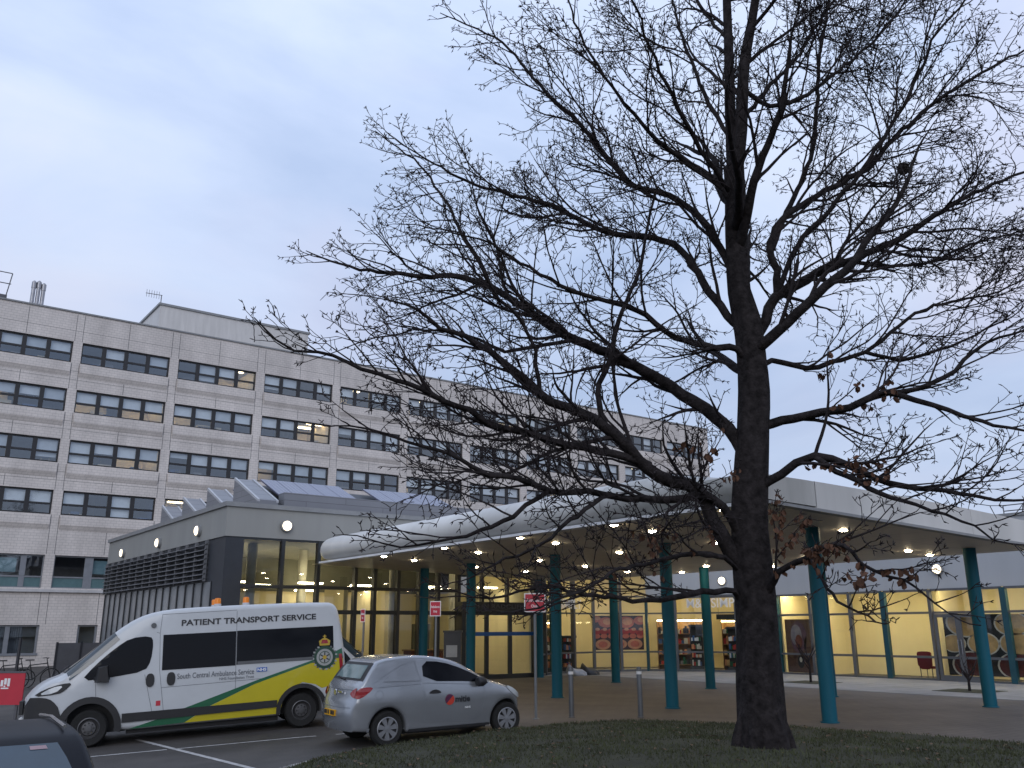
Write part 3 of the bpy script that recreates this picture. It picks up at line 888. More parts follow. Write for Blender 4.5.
def signtext(p0, p1, z0, z1, txt, label):
    a = Vector((*p0,0)); c = Vector((*p1,0)); d = (c-a).normalized(); nr = Vector((d.y,-d.x,0)); L = (c-a).length
    t = MB(); text_fit(t, txt, lambda q, s, h: a+d*q+nr*(.12+h)+Vector((0,0,s)), 0, L, z0, z1, .004, 0, .02)
    tag(t.build('shop_sign', 'white'), label, 'shop sign')
signtext((23.0,29.05),(26.0,30.2), 2.68, 3.08, 'M&S SIMPLY', 'white shop lettering behind the red sign and first columns')
signtext((30.35,27.85),(31.25,25.2), 2.72, 3.12, 'M&S SIMPLY', 'white shop lettering just left of the oak trunk')
wall_lamp((WU, 16.92, 3.87), (-1,0), 'glowing round lamp on the white wing wall above the double door')
lp = Vector((30.95,26.3,3.85)); wall_lamp(lp, (-.96,-.27), 'glowing round lamp on the white wall beside the oak trunk')
# roof rail far right
rl = thing('roof_railing', 'grey guard rail on the wing roof at the right edge', 'railing', (33, 13, 5.6))
b = MB()
for k in range(14): b.tube([(33, 15.0-k*.7, 5.6),(33, 15.0-k*.7, 6.05)], .02, 5)
for z in (5.85, 6.05): b.tube([(33,15.0,z),(33,5.9,z)], .02, 5)
b.build('rail_bars', 'rail', rl)
# interior strip lights
fs = None
def strip(loc, size, rz=0, mat_='strip', lab='linear strip light glowing inside the glazed entrance hall', grp='strip lights in the entrance hall'):
    o = MB(); o.box(-size/2, size/2, -.09, .09, 0, .05)
    ob = o.build('ceiling_light', mat_); ob.location = loc; ob.rotation_euler = (0,0,rz)
    tag(ob, lab, 'ceiling light', grp); return ob
fs = strip((11.2,31.5,3.5), .9)
for x, y, z in ((12.8,33.5,3.5),(13.9,31.2,3.5),(14.9,34.5,3.5),(16.4,32.0,3.5),(17.6,34.6,3.5),(19.2,31.6,3.5),(20.6,33.6,3.5),(21.7,31.0,3.5),(12.0,35.8,3.45),(15.9,36.2,3.45)):
    c = fs.copy(); COL.objects.link(c); c.location = (x, y, z)
ss = strip((25.2,32.5,4.3), 1.6, .1, 'stripshop', 'long ceiling light inside the curved shop', 'ceiling lights in the curved shop')
for x, y, r_ in ((28.6,32.0,-.6),(31.2,30.0,-.9),(32.9,26.5,-1.3),(27.4,31.9,.0)):
    c = ss.copy(); COL.objects.link(c); c.location = (x, y, 4.3); c.rotation_euler = (0,0,r_)
ws = strip((WU+.5,23.2,3.26), 1.5, PI/2, 'stripwing', 'ceiling light inside the straight lit shop windows', 'ceiling lights in the straight wing')
for y in (21.0, 18.9, 16.5, 13.8, 11, 8):
    c = ws.copy(); COL.objects.link(c); c.location = (WU+.5, y, 3.26)
# ---------------------------------------------------------------- street furniture
def red_plate_sign(base, top, w, h, label, rz):
    t = thing('ambulance_sign', label, 'sign', base, rz)
    b = MB(); b.tube([(0,.03,0),(0,.03,top-.02)], .032, 10); b.lathe([(.07,0),(.07,.02),(.035,.03)], (0,.03,0), n=12); b.build('post', 'postgrey', t, smooth=40, local=True)
    p = MB(); q = chaikin([(-w/2,top-h),(w/2,top-h),(w/2,top),(-w/2,top)], 0)
    p.prism(q, -.012, -.002, lambda a, c, k: (a, k, c), 0)
    pl = p.build('sign_plate', 'white', t, local=True, fixn=True)
    p = MB(); m_ = .022; p.box(-w/2+m_, w/2-m_, -.016, -.012, top-h+m_, top-m_); p.build('red_face', 'redsign', pl, local=True)
    p = MB()
    text_fit(p, 'Ambulances', lambda a, c, k: (a, -.016-k, c), -w*.40, w*.40, top-h*.46, top-h*.28, .012)
    text_fit(p, 'Only', lambda a, c, k: (a, -.016-k, c), -w*.18, w*.18, top-h*.80, top-h*.60, .012)
    p.build('lettering', 'white', pl, local=True)
    return t
rzv = -YAW
red_plate_sign((12.17,15.59,.05), 2.58, .46, .40, 'red ambulance sign on a full length post beside the silver car bonnet', rzv)
red_plate_sign((13.16,21.26,.05), 2.57, .36, .40, 'red ambulance sign above the roof of the silver car', rzv-.55)
red_plate_sign((12.61,24.44,.05), 2.42, .26, .38, 'red ambulance sign just behind the ambulance rear', rzv-.9)
bol = thing('bollard', 'slim steel bollard at the turf edge nearest the red sign post', 'bollard', (13.02,15.44,.05), group='steel bollards at the turf edge')
b = MB(); b.lathe([(.075,0),(.075,.02),(.055,.025),(.055,1.0),(.048,1.03),(0,1.035)], n=20); b.build('post', 'greysteel', bol, smooth=35, local=True)
b = MB(); b.lathe([(.0565,.88),(.0565,.94)], n=20); b.build('band', 'lip', bol, local=True)
dup(bol, (14.16,14.51,.05), label='slim steel bollard standing alone left of the big oak trunk')

# red board on two legs at the left edge
rb = thing('red_board', 'red board with white emblem on two legs at the left edge', 'sign board', (3.9, 24.9, gslope(3.9)), rzv)
b = MB(); b.box(-1.3, .02, -.03, .0, .38, 1.10); b.build('board', 'redsign', rb, local=True)
b = MB(); b.box(-1.32, .04, -.04, .01, 1.10, 1.14); b.build('board_trim', 'rail', rb, local=True)
b = MB()
for k, (x0, x1, z0, z1) in enumerate([(-.42,-.36,1.08,1.22),(-.34,-.28,1.12,1.26),(-.26,-.20,1.08,1.26),(-.40,-.22,1.02,1.05),(-.34,-.30,1.06,1.10)]): b.box(x0-.12, x1-.12, -.034, -.0305, z0-.28, z1-.28)
b.build('emblem', 'white', rb, local=True)
for x in (-1.05, -.12):
    b = MB(); b.box(x-.03, x+.03, .002, .06, -.3, 1.08); b.build('leg', 'rail', rb, local=True)

# bicycles and dark fence screen by the wall
def bicycle(loc, rz, label):
    t = thing('bicycle', label, 'bicycle', loc, rz, 'bicycles parked by the tiled wall')
    for x in (-.52, .52):
        b = MB(); ring = [(x+.33*math.cos(2*PI*k/24), 0, .34+.33*math.sin(2*PI*k/24)) for k in range(25)]
        b.tube(ring, .02, 6, cap=False)
        wh = b.build('wheel', 'tyre', t, local=True)
        b = MB()
        for k in range(10): b.tube([(x,0,.34),(x+.32*math.cos(PI*k/5),0,.34+.32*math.sin(PI*k/5))], .003, 4)
        b.build('spokes', 'steel', wh, local=True)
    b = MB()
    for p, q in [((-.52,.34),(-.08,.32)),((-.52,.34),(-.2,.82)),((-.2,.82),(-.08,.32)),((-.2,.80),(.36,.86)),((-.08,.32),(.38,.72)),((.36,.90),(.52,.34))]:
        b.tube([(p[0],0,p[1]),(q[0],0,q[1])], .02, 6)
    b.build('frame', 'blackplastic', t, local=True)
    b = MB(); b.tube([(-.2,0,.82),(-.23,0,.96)], .015, 6); b.box(-.36,-.1,-.06,.06,.96,1.0); b.build('saddle', 'blackplastic', t, local=True)
    b = MB(); b.tube([(.36,0,.90),(.33,0,1.02)], .015, 6); b.tube([(.28,-.28,1.03),(.36,-.1,1.05),(.33,0,1.02),(.36,.1,1.05),(.28,.28,1.03)], .014, 6); b.build('handlebar', 'blackplastic', t, local=True)
    return t
P = at_z(31, 686, -.3)
bk = bicycle((6.05, 36.6, -.1), .15, 'dark bicycle against the tiled wall just right of the red board')
b2 = dup(bk, (5.3, 37.2, -.12), -.1, 'dark bicycle half hidden behind the red board')
fs_ = thing('mesh_fence', 'dark mesh fence panel by the tiled wall in front of the grey door', 'fence', (8.9, 42, 0))
for x in (7.62, 8.55, 9.9):
    b = MB(); b.box(x-.04, x+.04, 41.96, 42.04, -.1, 1.42); b.build('fence_post', 'black', fs_)
b = MB(); b.box(7.66, 9.86, 41.99, 42.01, 0, 1.38); b.build('fence_panel', 'rail', fs_)
fp = thing('gate_post', 'thin black post above the red board at the left edge', 'post', (5.05, 34.0, -.1))
b = MB(); b.tube([(5.05,34.0,-.1),(5.05,34.0,1.65)], .05, 8); b.build('post', 'black', fp)

# ticket kiosk / notice stand seen over the silver car
ks = thing('notice_stand', 'dark blue notice stand with pale panel in front of the entrance doors', 'notice stand', (16.4, 25.4, .05), rzv)
b = MB(); b.box(-.28, .28, -.14, .14, 0, 1.72); b.build('housing', 'slate', ks, local=True)
b = MB(); b.box(-.20, .16, -.16, -.141, .95, 1.32); b.build('panel', 'notice2', ks, local=True)
b = MB(); b.box(-.31, .31, -.17, .17, 1.72, 1.78); b.build('cap', 'mullion', ks, local=True)

# posters in the shop windows
def plane_hit(px, py, p0, p1):
    a = Vector((*p0, 0)); d = (Vector((*p1, 0))-a).normalized(); n = Vector((-d.y, d.x, 0)); r = ray(px, py)
    t = (a-CAM).dot(n)/r.dot(n); P = CAM+r*t
    return (P-a).dot(d), P.z
def poster(name, label, p0, p1, s0, s1, z0, z1, back, discs, off=.22):
    a = Vector((*p0,0)); d = (Vector((*p1,0))-a).normalized(); nr = Vector((d.y,-d.x,0))
    fn = lambda q, s, h: a+d*q+nr*(-off+h)+Vector((0,0,s))
    t = MB(); t.prism([(s0,z0),(s1,z0),(s1,z1),(s0,z1)], 0, .02, fn)
    o = t.build(name, back, fixn=True); tag(o, label, 'poster')
    t = MB(); ms = []
    for (x, z, r, mname, lay) in discs:
        if mname not in ms: ms.append(mname)
        pts = []
        for k in range(24):
            xx = x+r*math.cos(2*PI*k/24); zz = z+r*math.sin(2*PI*k/24)
            pts.append((max(0.004, min(.996, xx)), max(.004, min(.996, zz))))
        t.prism([(s0+x_*(s1-s0), z0+z_*(z1-z0)) for x_, z_ in pts], .0215+.0015*lay, .0225+.0015*lay, fn, ms.index(mname))
    t.build('printed_picture', ms, o, fixn=True)
    return o
def pm(n, c): M[n] = mat(n, c, .55, var=.25, vscale=4)
for n_, c_ in dict(p_red=(.42,.035,.03), p_coral=(.55,.13,.07), p_peach=(.62,.26,.12), p_dark=(.05,.02,.02), p_barrel=(.60,.38,.15), p_rim=(.65,.60,.50), p_brown=(.10,.05,.035), p_plum=(.10,.05,.075), p_grey=(.22,.20,.22), p_wine=(.12,.025,.02), p_black=(.015,.013,.013)).items(): pm(n_, c_)  # barrel and rim prints brightened to look lit from behind
fr = random.Random(5)
fruit = []
for (x, z, r) in [(.25,.80,.15),(.65,.80,.17),(.93,.85,.12),(.05,.9,.1)]: fruit += [(x,z,r,'p_coral',0),(x+.03,z+.02,r*.6,'p_peach',1)]
for k in range(7): fruit += [(.06+k*.145,.52+fr.uniform(-.03,.03),.085,'p_red',0),(.08+k*.145,.60,.045,'p_peach',1),(.06+k*.145,.40,.07,'p_coral',0)]
for (x, z, r) in [(.18,.16,.15),(.52,.17,.14),(.82,.17,.15)]: fruit += [(x,z,r,'p_peach',0),(x,z,r*.6,'p_coral',1)]
a_, b_ = plane_hit(623, 640, (27.0,30.4), (29.2,29.3)), plane_hit(668, 640, (27.0,30.4), (29.2,29.3))
poster('window_poster', 'red and peach fruit poster inside the curved shop window', (27.0,30.4), (29.2,29.3), .05, 2.35, .95, 2.42, 'p_dark', fruit)
bar = []
for (x, z, r) in [(.27,.86,.24),(.80,.84,.2),(.1,.52,.15),(.45,.52,.19),(.82,.52,.19),(.28,.17,.23),(.80,.17,.22)]:
    bar += [(x,z,r,'p_rim',0),(x,z,r*.9,'p_barrel' if z > .3 else 'p_wine',1)]
poster('window_poster', 'dark poster of stacked round barrel ends behind the double door', (WU,17.2), (WU,14.2), .05, 3.0, .25, 2.3, 'p_black', bar, .3)
blob = [(.48,.66,.30,'p_plum',0),(.40,.70,.20,'p_grey',1),(.48,.58,.13,'p_wine',2),(.5,.2,.12,'p_black',1),(.50,.24,.05,'p_rim',2),(.85,.5,.2,'p_brown',0),(.15,.2,.16,'p_brown',1)]
poster('window_poster', 'dark plum coloured poster in the wing window beside the oak trunk', (WU,23.95), (WU,22.5), .05, 1.35, .12, 2.2, 'p_brown', blob, .25)

# shop shelves with goods
def shelf_unit(p0, p1, back, w, h, label, seed):
    a = Vector((*p0,0)); c = Vector((*p1,0)); d = (c-a).normalized(); nr = Vector((d.y,-d.x,0))
    ctr = (a+c)/2-nr*back
    t = thing('shop_shelf', label, 'shelf', ctr, math.atan2(d.y, d.x), 'stocked shelves in the shop')
    b = MB(); b.box(-w/2, w/2, .2, .24, 0, h)
    for z in (.25,.7,1.15,1.6): b.box(-w/2, w/2, -.2, .2, z, z+.03)
    b.box(-w/2-.03, -w/2, -.2, .24, 0, h); b.box(w/2, w/2+.03, -.2, .24, 0, h)
    b.build('rack', 'wood', t, local=True)
    r2 = random.Random(seed); g = MB(); ms = ['p_red','p_barrel','p_rim','roomblue','green','p_peach','black','p_grey']
    for z in (.28,.73,1.18,1.63):
        x = -w/2+.03
        while x < w/2-.15:
            ww = r2.uniform(.06,.18); hh = r2.uniform(.12,.34)
            g.box(x, x+ww-.01, -.18, .1, z, z+hh, r2.randrange(len(ms))); x += ww
    g.build('goods', ms, t, local=True)
    b = MB(); b.box(-w/2, w/2, -.22, -.17, h-.02, h+.03); b.build('shelf_lamp', 'stripshop', t, local=True)
    return t
shelf_unit((30.7,27.2), (31.5,24.4), 1.5, 2.6, 2.15, 'stocked shop shelf with lit top behind the window left of the trunk', 3)
shelf_unit((29.2,29.3), (30.7,27.2), 1.9, 2.2, 2.2, 'stocked shop shelf behind the teal columns', 4)
shelf_unit((24.4,30.1), (27.0,30.4), 2.2, 2.4, 2.1, 'stocked shop shelf behind the white lettering by the red sign', 6)
# dark red chair in the wing window
ch = thing('red_chair', 'dark red chair standing inside the lit wing window', 'chair', (WU+.7, 18.1, .02), PI)
b = MB(); q = chaikin([(-.25,.38),(.25,.38),(.27,.93),(.2,1.0),(-.2,1.0),(-.27,.93)], 1); b.prism(q, .22, .30, lambda a, c, h: (h, a, c)); b.build('backrest', 'redchair', ch, local=True, fixn=True)
b = MB(); b.box(-.25,.22,-.25,.25,.40,.48); b.build('seat', 'redchair', ch, local=True)
for x, y in ((-.22,-.22),(-.22,.22),(.22,-.22),(.22,.22)):
    b = MB(); b.tube([(x,y,0),(x,y,.4)], .018, 6); b.build('leg', 'rail', ch, local=True)
# slumped sacks outside the curved shop
def sack(loc, rz, mt, label, sc):
    b = MB(); rr = random.Random(int(loc[0]*10)); prof_ = [(0,0),(.36,.01),(.42,.12),(.38,.26),(.25,.38),(.10,.45),(0,.46)]
    b.lathe(prof_, n=18)
    b.v = [(x*sc[0]*(1+.2*math.sin(14*y+x*9+6*z))+z*.7, y*sc[1]*(1+.22*math.sin(11*x+9*z)), z*sc[2]*(1+.25*math.sin(9*x+5*y))) for x, y, z in b.v]
    o = b.build('sack', mt, smooth=70, fixn=True); o.location = loc; o.rotation_euler = (0,0,rz); tag(o, label, 'sack', 'sacks outside the curved shop')
sack((24.35,28.4,.05), 2.2, 'bagwhite', 'pale slumped sack outside the shop right of the second column', (.85,.7,.8))
sack((25.15,28.5,.05), 2.2, 'bagdark', 'dark slumped sack next to the pale sack outside the shop', (.8,.7,.85))
# saplings in their pits
def sapling(loc, h, label, seed):
    r2 = random.Random(seed)
    t = thing('sapling', label, 'sapling', loc, 0, 'bare saplings on the pale pavement')
    b = MB(); b.tube([(0,0,-.05),(.02,0,h*.3),(0,.02,h*.5)], [.045,.035,.028], 7); b.build('trunk', 'bark', t, local=True)
    b = MB()
    for k in range(9):
        a = r2.uniform(0, 2*PI); z0 = h*r2.uniform(.25,.5); l_ = h*r2.uniform(.3,.55)
        p1 = (math.cos(a)*l_*.4, math.sin(a)*l_*.4, z0+l_*.55); p2 = (math.cos(a)*l_*.6+r2.gauss(0,.05), math.sin(a)*l_*.6, z0+l_)
        b.tube([(0,0,z0),p1,p2], [.022,.014,.006], 5)
        b.tube([p1,(p1[0]+r2.gauss(0,.1),p1[1]+r2.gauss(0,.1),p1[2]+.25)], [.01,.005], 4)
    b.build('crown', 'twig', t, local=True)
    b = MB(); b.box(-.75,.75,-.75,.75,.005,.012); tag(b.build('tree_pit', 'soil', t, local=True))
ps = at_z(970, 693, 0); sapling((ps.x, ps.y, .05), 1.0, 'small bare sapling in a pit in front of the barrel poster', 1)
ps = at_z(811, 684, 0); sapling((ps.x, ps.y, .05), 1.6, 'small bare sapling in a pit between the oak and a teal column', 2)

# dark chiller cabinets and hanging boards in the shop
def chiller(p0, p1, fr_, back, w, h, label):
    a = Vector((*p0,0)); c = Vector((*p1,0)); d = (c-a).normalized(); nr = Vector((d.y,-d.x,0)); ctr = a+(c-a)*fr_-nr*back
    t = thing('chiller_cabinet', label, 'cabinet', (ctr.x,ctr.y,.02), math.atan2(d.y, d.x))
    b = MB(); b.box(-w/2,w/2,-.05,.35,0,h); b.build('housing', 'blackplastic', t, local=True)
    b = MB()
    r2 = random.Random(int(w*100)); ms = ['p_red','p_rim','green','p_peach','roomblue','white']
    for z in (.25,.6,.95,1.3):
        x = -w/2+.06
        while x < w/2-.12:
            ww = r2.uniform(.05,.1); b.box(x, x+ww-.008, -.16, -.06, z, z+r2.uniform(.12,.25), r2.randrange(6)); x += ww
    b.build('goods', ms, t, local=True)
    b = MB(); b.box(-w/2-.02,w/2+.02,-.25,-.05,0,.22); b.box(-w/2-.02,w/2+.02,-.25,.35,h,h+.1); b.build('plinth_and_canopy', 'slate', t, local=True)
chiller((24.4,30.1),(27.0,30.4), .22, .9, .8, 1.75, 'dark chiller cabinet inside the shop behind the red sign post')
chiller((24.4,30.1),(27.0,30.4), .62, .7, .7, 1.45, 'low dark chiller cabinet behind the outdoor sacks')
chiller((29.2,29.3),(30.7,27.2), .80, .7, .55, 1.9, 'tall narrow dark chiller beside the fruit poster')
chiller((30.7,27.2),(31.5,24.4), .35, .7, .6, 1.8, 'dark chiller in front of the lit shelf by the oak trunk')
def board(p, rz, w, label):
    t = thing('hanging_board', label, 'board', p, rz)
    b = MB(); b.box(-w/2,w/2,-.02,.02,-.22,.0); b.build('panel', 'mullion', t, local=True)
    for x in (-w/2+.1, w/2-.1):
        b = MB(); b.tube([(x,0,0),(x,0,.9)], .008, 5); b.build('hanger', 'rail', t, local=True)
board((25.2,31.4,2.45), .1, 1.3, 'dark board hanging inside the shop below the left lettering')
board((31.6,26.6,2.45), -1.2, 1.2, 'dark board hanging inside the shop close to the oak trunk')
# ---------------------------------------------------------------- vehicles
M['crestgreen'] = mat('crest green', (.012,.05,.03), .5); M['crestgrey'] = mat('crest grey', (.33,.34,.33), .5)
class Body:
    """rounded shell from a side outline (x, z); near side is -y"""
    def __init__(s, outline, W, r, fy, bow):
        s.o = outline; s.W = W; s.r = r; s.fy = fy; s.bow = bow
    def warp(s, x, y, z):
        yy = y*s.fy(x, z)
        return (x+s.bow(x, z)*(y/s.W)**2, yy, z)
    def side(s, x, z, h, sg=-1):           # x, z are where the point ends up
        q = x
        for _ in range(6): q = q+.7*(x-(q+s.bow(q, z)*((s.W+h)/s.W)**2))
        p = s.warp(q, sg*(s.W+h), z)
        return (x, p[1], z)
    def shell(s, name, mt, par, step=.12):
        P = s.o; n = len(P)
        area = sum(P[i][0]*P[(i+1)%n][1]-P[(i+1)%n][0]*P[i][1] for i in range(n))
        if area < 0: P = P[::-1]
        nr = []
        for i in range(n):
            a, c = P[i-1], P[(i+1)%n]; dx, dz = c[0]-a[0], c[1]-a[1]; L = math.hypot(dx, dz) or 1
            nr.append((-dz/L, dx/L))      # inward for ccw
        r = s.r; b = MB(); K = 5; rings = []
        ys = []
        for k in range(K+1):
            q = k/K*PI/2; ys.append((r*(1-math.sin(q)) if False else r*(1-math.cos(PI/2-q)), -(s.W-r+r*math.sin(PI/2-q))))
        # k=0 : inset r (outermost y) ... k=K : inset 0 at y=-(W-r)
        ys = [(r*(1-math.cos(t)), -(s.W-r+r*math.cos(PI/2-t))) for t in [PI/2*(1-k/K) for k in range(K+1)]]
        seq = ys+[(0, -(s.W-r)*(1-2*j/8)) for j in range(1, 8)]+[(d, -y) for d, y in ys[::-1]]
        for d, y in seq:
            o = len(b.v); rings.append(o)
            for (x, z), (nx, nz) in zip(P, nr): b.v.append(s.warp(x+nx*d, y, z+nz*d))
        for a, c in zip(rings[:-1], rings[1:]):
            for i in range(n):
                j = (i+1) % n; b.f.append([a+i, a+j, c+j, c+i]); b.m.append(0)
        ins = [(x+nx*r, z+nz*r) for (x, z), (nx, nz) in zip(P, nr)]
        vv, ff = fill2d(ins, step)
        b.add([s.warp(x, -s.W, z) for x, z in vv], ff)
        b.add([s.warp(x, s.W, z) for x, z in vv], [f[::-1] for f in ff])
        ob = b.build(name, mt, par, smooth=38, local=True, fixn=True)
        bm = bmesh.new(); bm.from_mesh(ob.data); bmesh.ops.remove_doubles(bm, verts=bm.verts, dist=.0015); bmesh.ops.recalc_face_normals(bm, faces=bm.faces); bm.to_mesh(ob.data); bm.free()
        ob.data.polygons.foreach_set('use_smooth', [True]*len(ob.data.polygons)); ob.data.set_sharp_from_angle(angle=R(38))
        return ob
    def panel(s, poly, h0=.002, h1=.006, sg=-1, step=.12, mb=None, mi=0):
        """a thin plate that follows the side"""
        b = mb or MB()
        vv, ff = fill2d(poly, step); o = len(vv)
        b.add([s.side(x, z, h1, sg) for x, z in vv], ff if sg < 0 else [f[::-1] for f in ff], mi)
        m = len(poly)
        for i in range(m):
            a, c = poly[i], poly[(i+1) % m]; k = max(1, int(math.hypot(a[0]-c[0], a[1]-c[1])/step))
            for t in range(k):
                p = (a[0]+(c[0]-a[0])*t/k, a[1]+(c[1]-a[1])*t/k); q = (a[0]+(c[0]-a[0])*(t+1)/k, a[1]+(c[1]-a[1])*(t+1)/k)
                b.add([s.side(*p, h0-.01, sg), s.side(*q, h0-.01, sg), s.side(*q, h1, sg), s.side(*p, h1, sg)], [(0,1,2,3)], mi)
        return b
    def band(s, line, h=.006, mb=None, mi=0, n=10):
        """a plate over the top outline: line of (x, z, half width), outward offset h"""
        b = mb or MB(); o = len(b.v); k = len(line)
        for i, (x, z, w) in enumerate(line):
            a, c = line[max(0, i-1)], line[min(k-1, i+1)]; dx, dz = c[0]-a[0], c[1]-a[1]; L = math.hypot(dx, dz)
            nx, nz = -dz/L, dx/L
            for j in range(n+1): b.v.append(s.warp(x+nx*h, -w+2*w*j/n, z+nz*h))
        for i in range(k-1):
            for j in range(n):
                b.f.append([o+i*(n+1)+j, o+(i+1)*(n+1)+j, o+(i+1)*(n+1)+j+1, o+i*(n+1)+j+1]); b.m.append(mi)
        return b
    def seam(s, pts, w=.008, mb=None, sg=-1):
        b = mb or MB()
        for (x0, z0), (x1, z1) in zip(pts[:-1], pts[1:]):
            L = math.hypot(x1-x0, z1-z0); nx, nz = -(z1-z0)/L*w/2, (x1-x0)/L*w/2; k = max(1, int(L/.12))
            for t in range(k):
                a = (x0+(x1-x0)*t/k, z0+(z1-z0)*t/k); c = (x0+(x1-x0)*(t+1)/k, z0+(z1-z0)*(t+1)/k)
                b.add([s.side(a[0]-nx, a[1]-nz, .0022, sg), s.side(c[0]-nx, c[1]-nz, .0022, sg), s.side(c[0]+nx, c[1]+nz, .0022, sg), s.side(a[0]+nx, a[1]+nz, .0022, sg)], [(0,1,2,3)])
        return b
def arc(cx, cz, r, a0, a1, n):
    return [(cx+r*math.cos(R(a0+(a1-a0)*k/n)), cz+r*math.sin(R(a0+(a1-a0)*k/n))) for k in range(n+1)]
def wheel(par, x, y, r, wd, sg, rimr, style, mt_rim):
    """sg: -1 outer face towards -y"""
    t = MB(); h = wd/2
    t.lathe([(rimr,-h*.9),(r*.9,-h),(r*.985,-h*.75),(r,-h*.3),(r,h*.3),(r*.985,h*.75),(r*.9,h),(rimr,h*.9)], (x, y, r), 'y', 36)
    ty = t.build('wheel', 'tyre', par, smooth=50, local=True, fixn=True)
    d = MB(); yo = sg*h
    d.lathe([(rimr,yo*.9),(rimr*.93,yo*.55),(rimr*.5,yo*.42),(0,yo*.42)], (x, y, r), 'y', 32, 1)
    d.lathe([(rimr*1.0,yo*.92),(rimr*.92,yo*.98),(rimr*.88,yo*.8)], (x, y, r), 'y', 32, 0)
    if style == 'spoke':
        for k in range(7):
            a = 2*PI*k/7+.2
            for da, w in ((0, .5),):
                ca, sa = math.cos(a), math.sin(a)
                def q(rr, tt): return (x+rr*ca-tt*sa, y, r+rr*sa+tt*ca)
                pts = [(rimr*.2,-.022),(rimr*.9,-.045),(rimr*.9,.045),(rimr*.2,.022)]
                lo = [q(*p) for p in pts]
                d.add([(p[0], y+yo*.86, p[2]) for p in lo]+[(p[0], y+yo*.5, p[2]) for p in lo], [(0,1,2,3),(0,4,5,1),(1,5,6,2),(2,6,7,3),(3,7,4,0)], 0)
        d.lathe([(rimr*.24,yo*.6),(rimr*.24,yo*.9),(0,yo*.93)], (x, y, r), 'y', 20, 0)
    else:
        d.lathe([(rimr*.72,yo*.45),(rimr*.62,yo*.75),(rimr*.3,yo*.8),(rimr*.28,yo*1.0),(0,yo*1.02)], (x, y, r), 'y', 24, 0)
        for k in range(8):
            a = 2*PI*k/8; d.lathe([(.001,yo*.80),(rimr*.09,yo*.80),(rimr*.09,yo*.82),(.001,yo*.82)], (x+rimr*.46*math.cos(a), y, r+rimr*.46*math.sin(a)), 'y', 8, 1)
    d.build('rim', [mt_rim, 'blackplastic'], ty, smooth=40, local=True, fixn=True)

# ---- high roofed van (x runs from the nose to the rear doors, near side -y)
VW, VR = .94, .325
WX0, WX1 = .69, 4.535
def van_outline():
    top = [(5.36,.40),(5.43,.62),(5.42,1.2),(5.36,1.75),(5.28,2.22),(5.20,2.35),(5.05,2.405),(3.5,2.42),(2.2,2.405),(1.75,2.36),(1.42,2.26),(1.05,2.03),(.55,1.62),(.10,1.29),(.04,1.265),(-.16,1.20),(-.32,1.09),(-.43,.96),(-.475,.90),(-.50,.74),(-.51,.60),(-.50,.40),(-.46,.29)]
    top = chaikin(top, 1, closed=False)
    bot = [(.22,.24)]+arc(WX0, VR+.01, .43, 190, -10, 18)+[(1.34,.24),(4.08,.26)]+arc(WX1, VR+.01, .42, 190, -10, 18)+[(5.02,.33)]
    return top+bot
def van_fy(x, z):
    f = 1 - .055*max(0, (z-1.0)/1.4)**1.3 - .02*max(0, (.55-z)/.4)
    d = .615*(x-.10)-.789*(z-1.29)
    if d < .3 and z > 1.2: f *= 1 - .07*(1-max(0, d)/.3)**1.5
    if x < .9: f *= 1 - .13*((.9-x)/1.25)**2
    return f
def van_bow(x, z):
    x0 = .30+1.2*sm((z-.95)/.45)
    t = max(0, min(1.1, (x0-x)/(x0+.52)))
    return .23*t*t
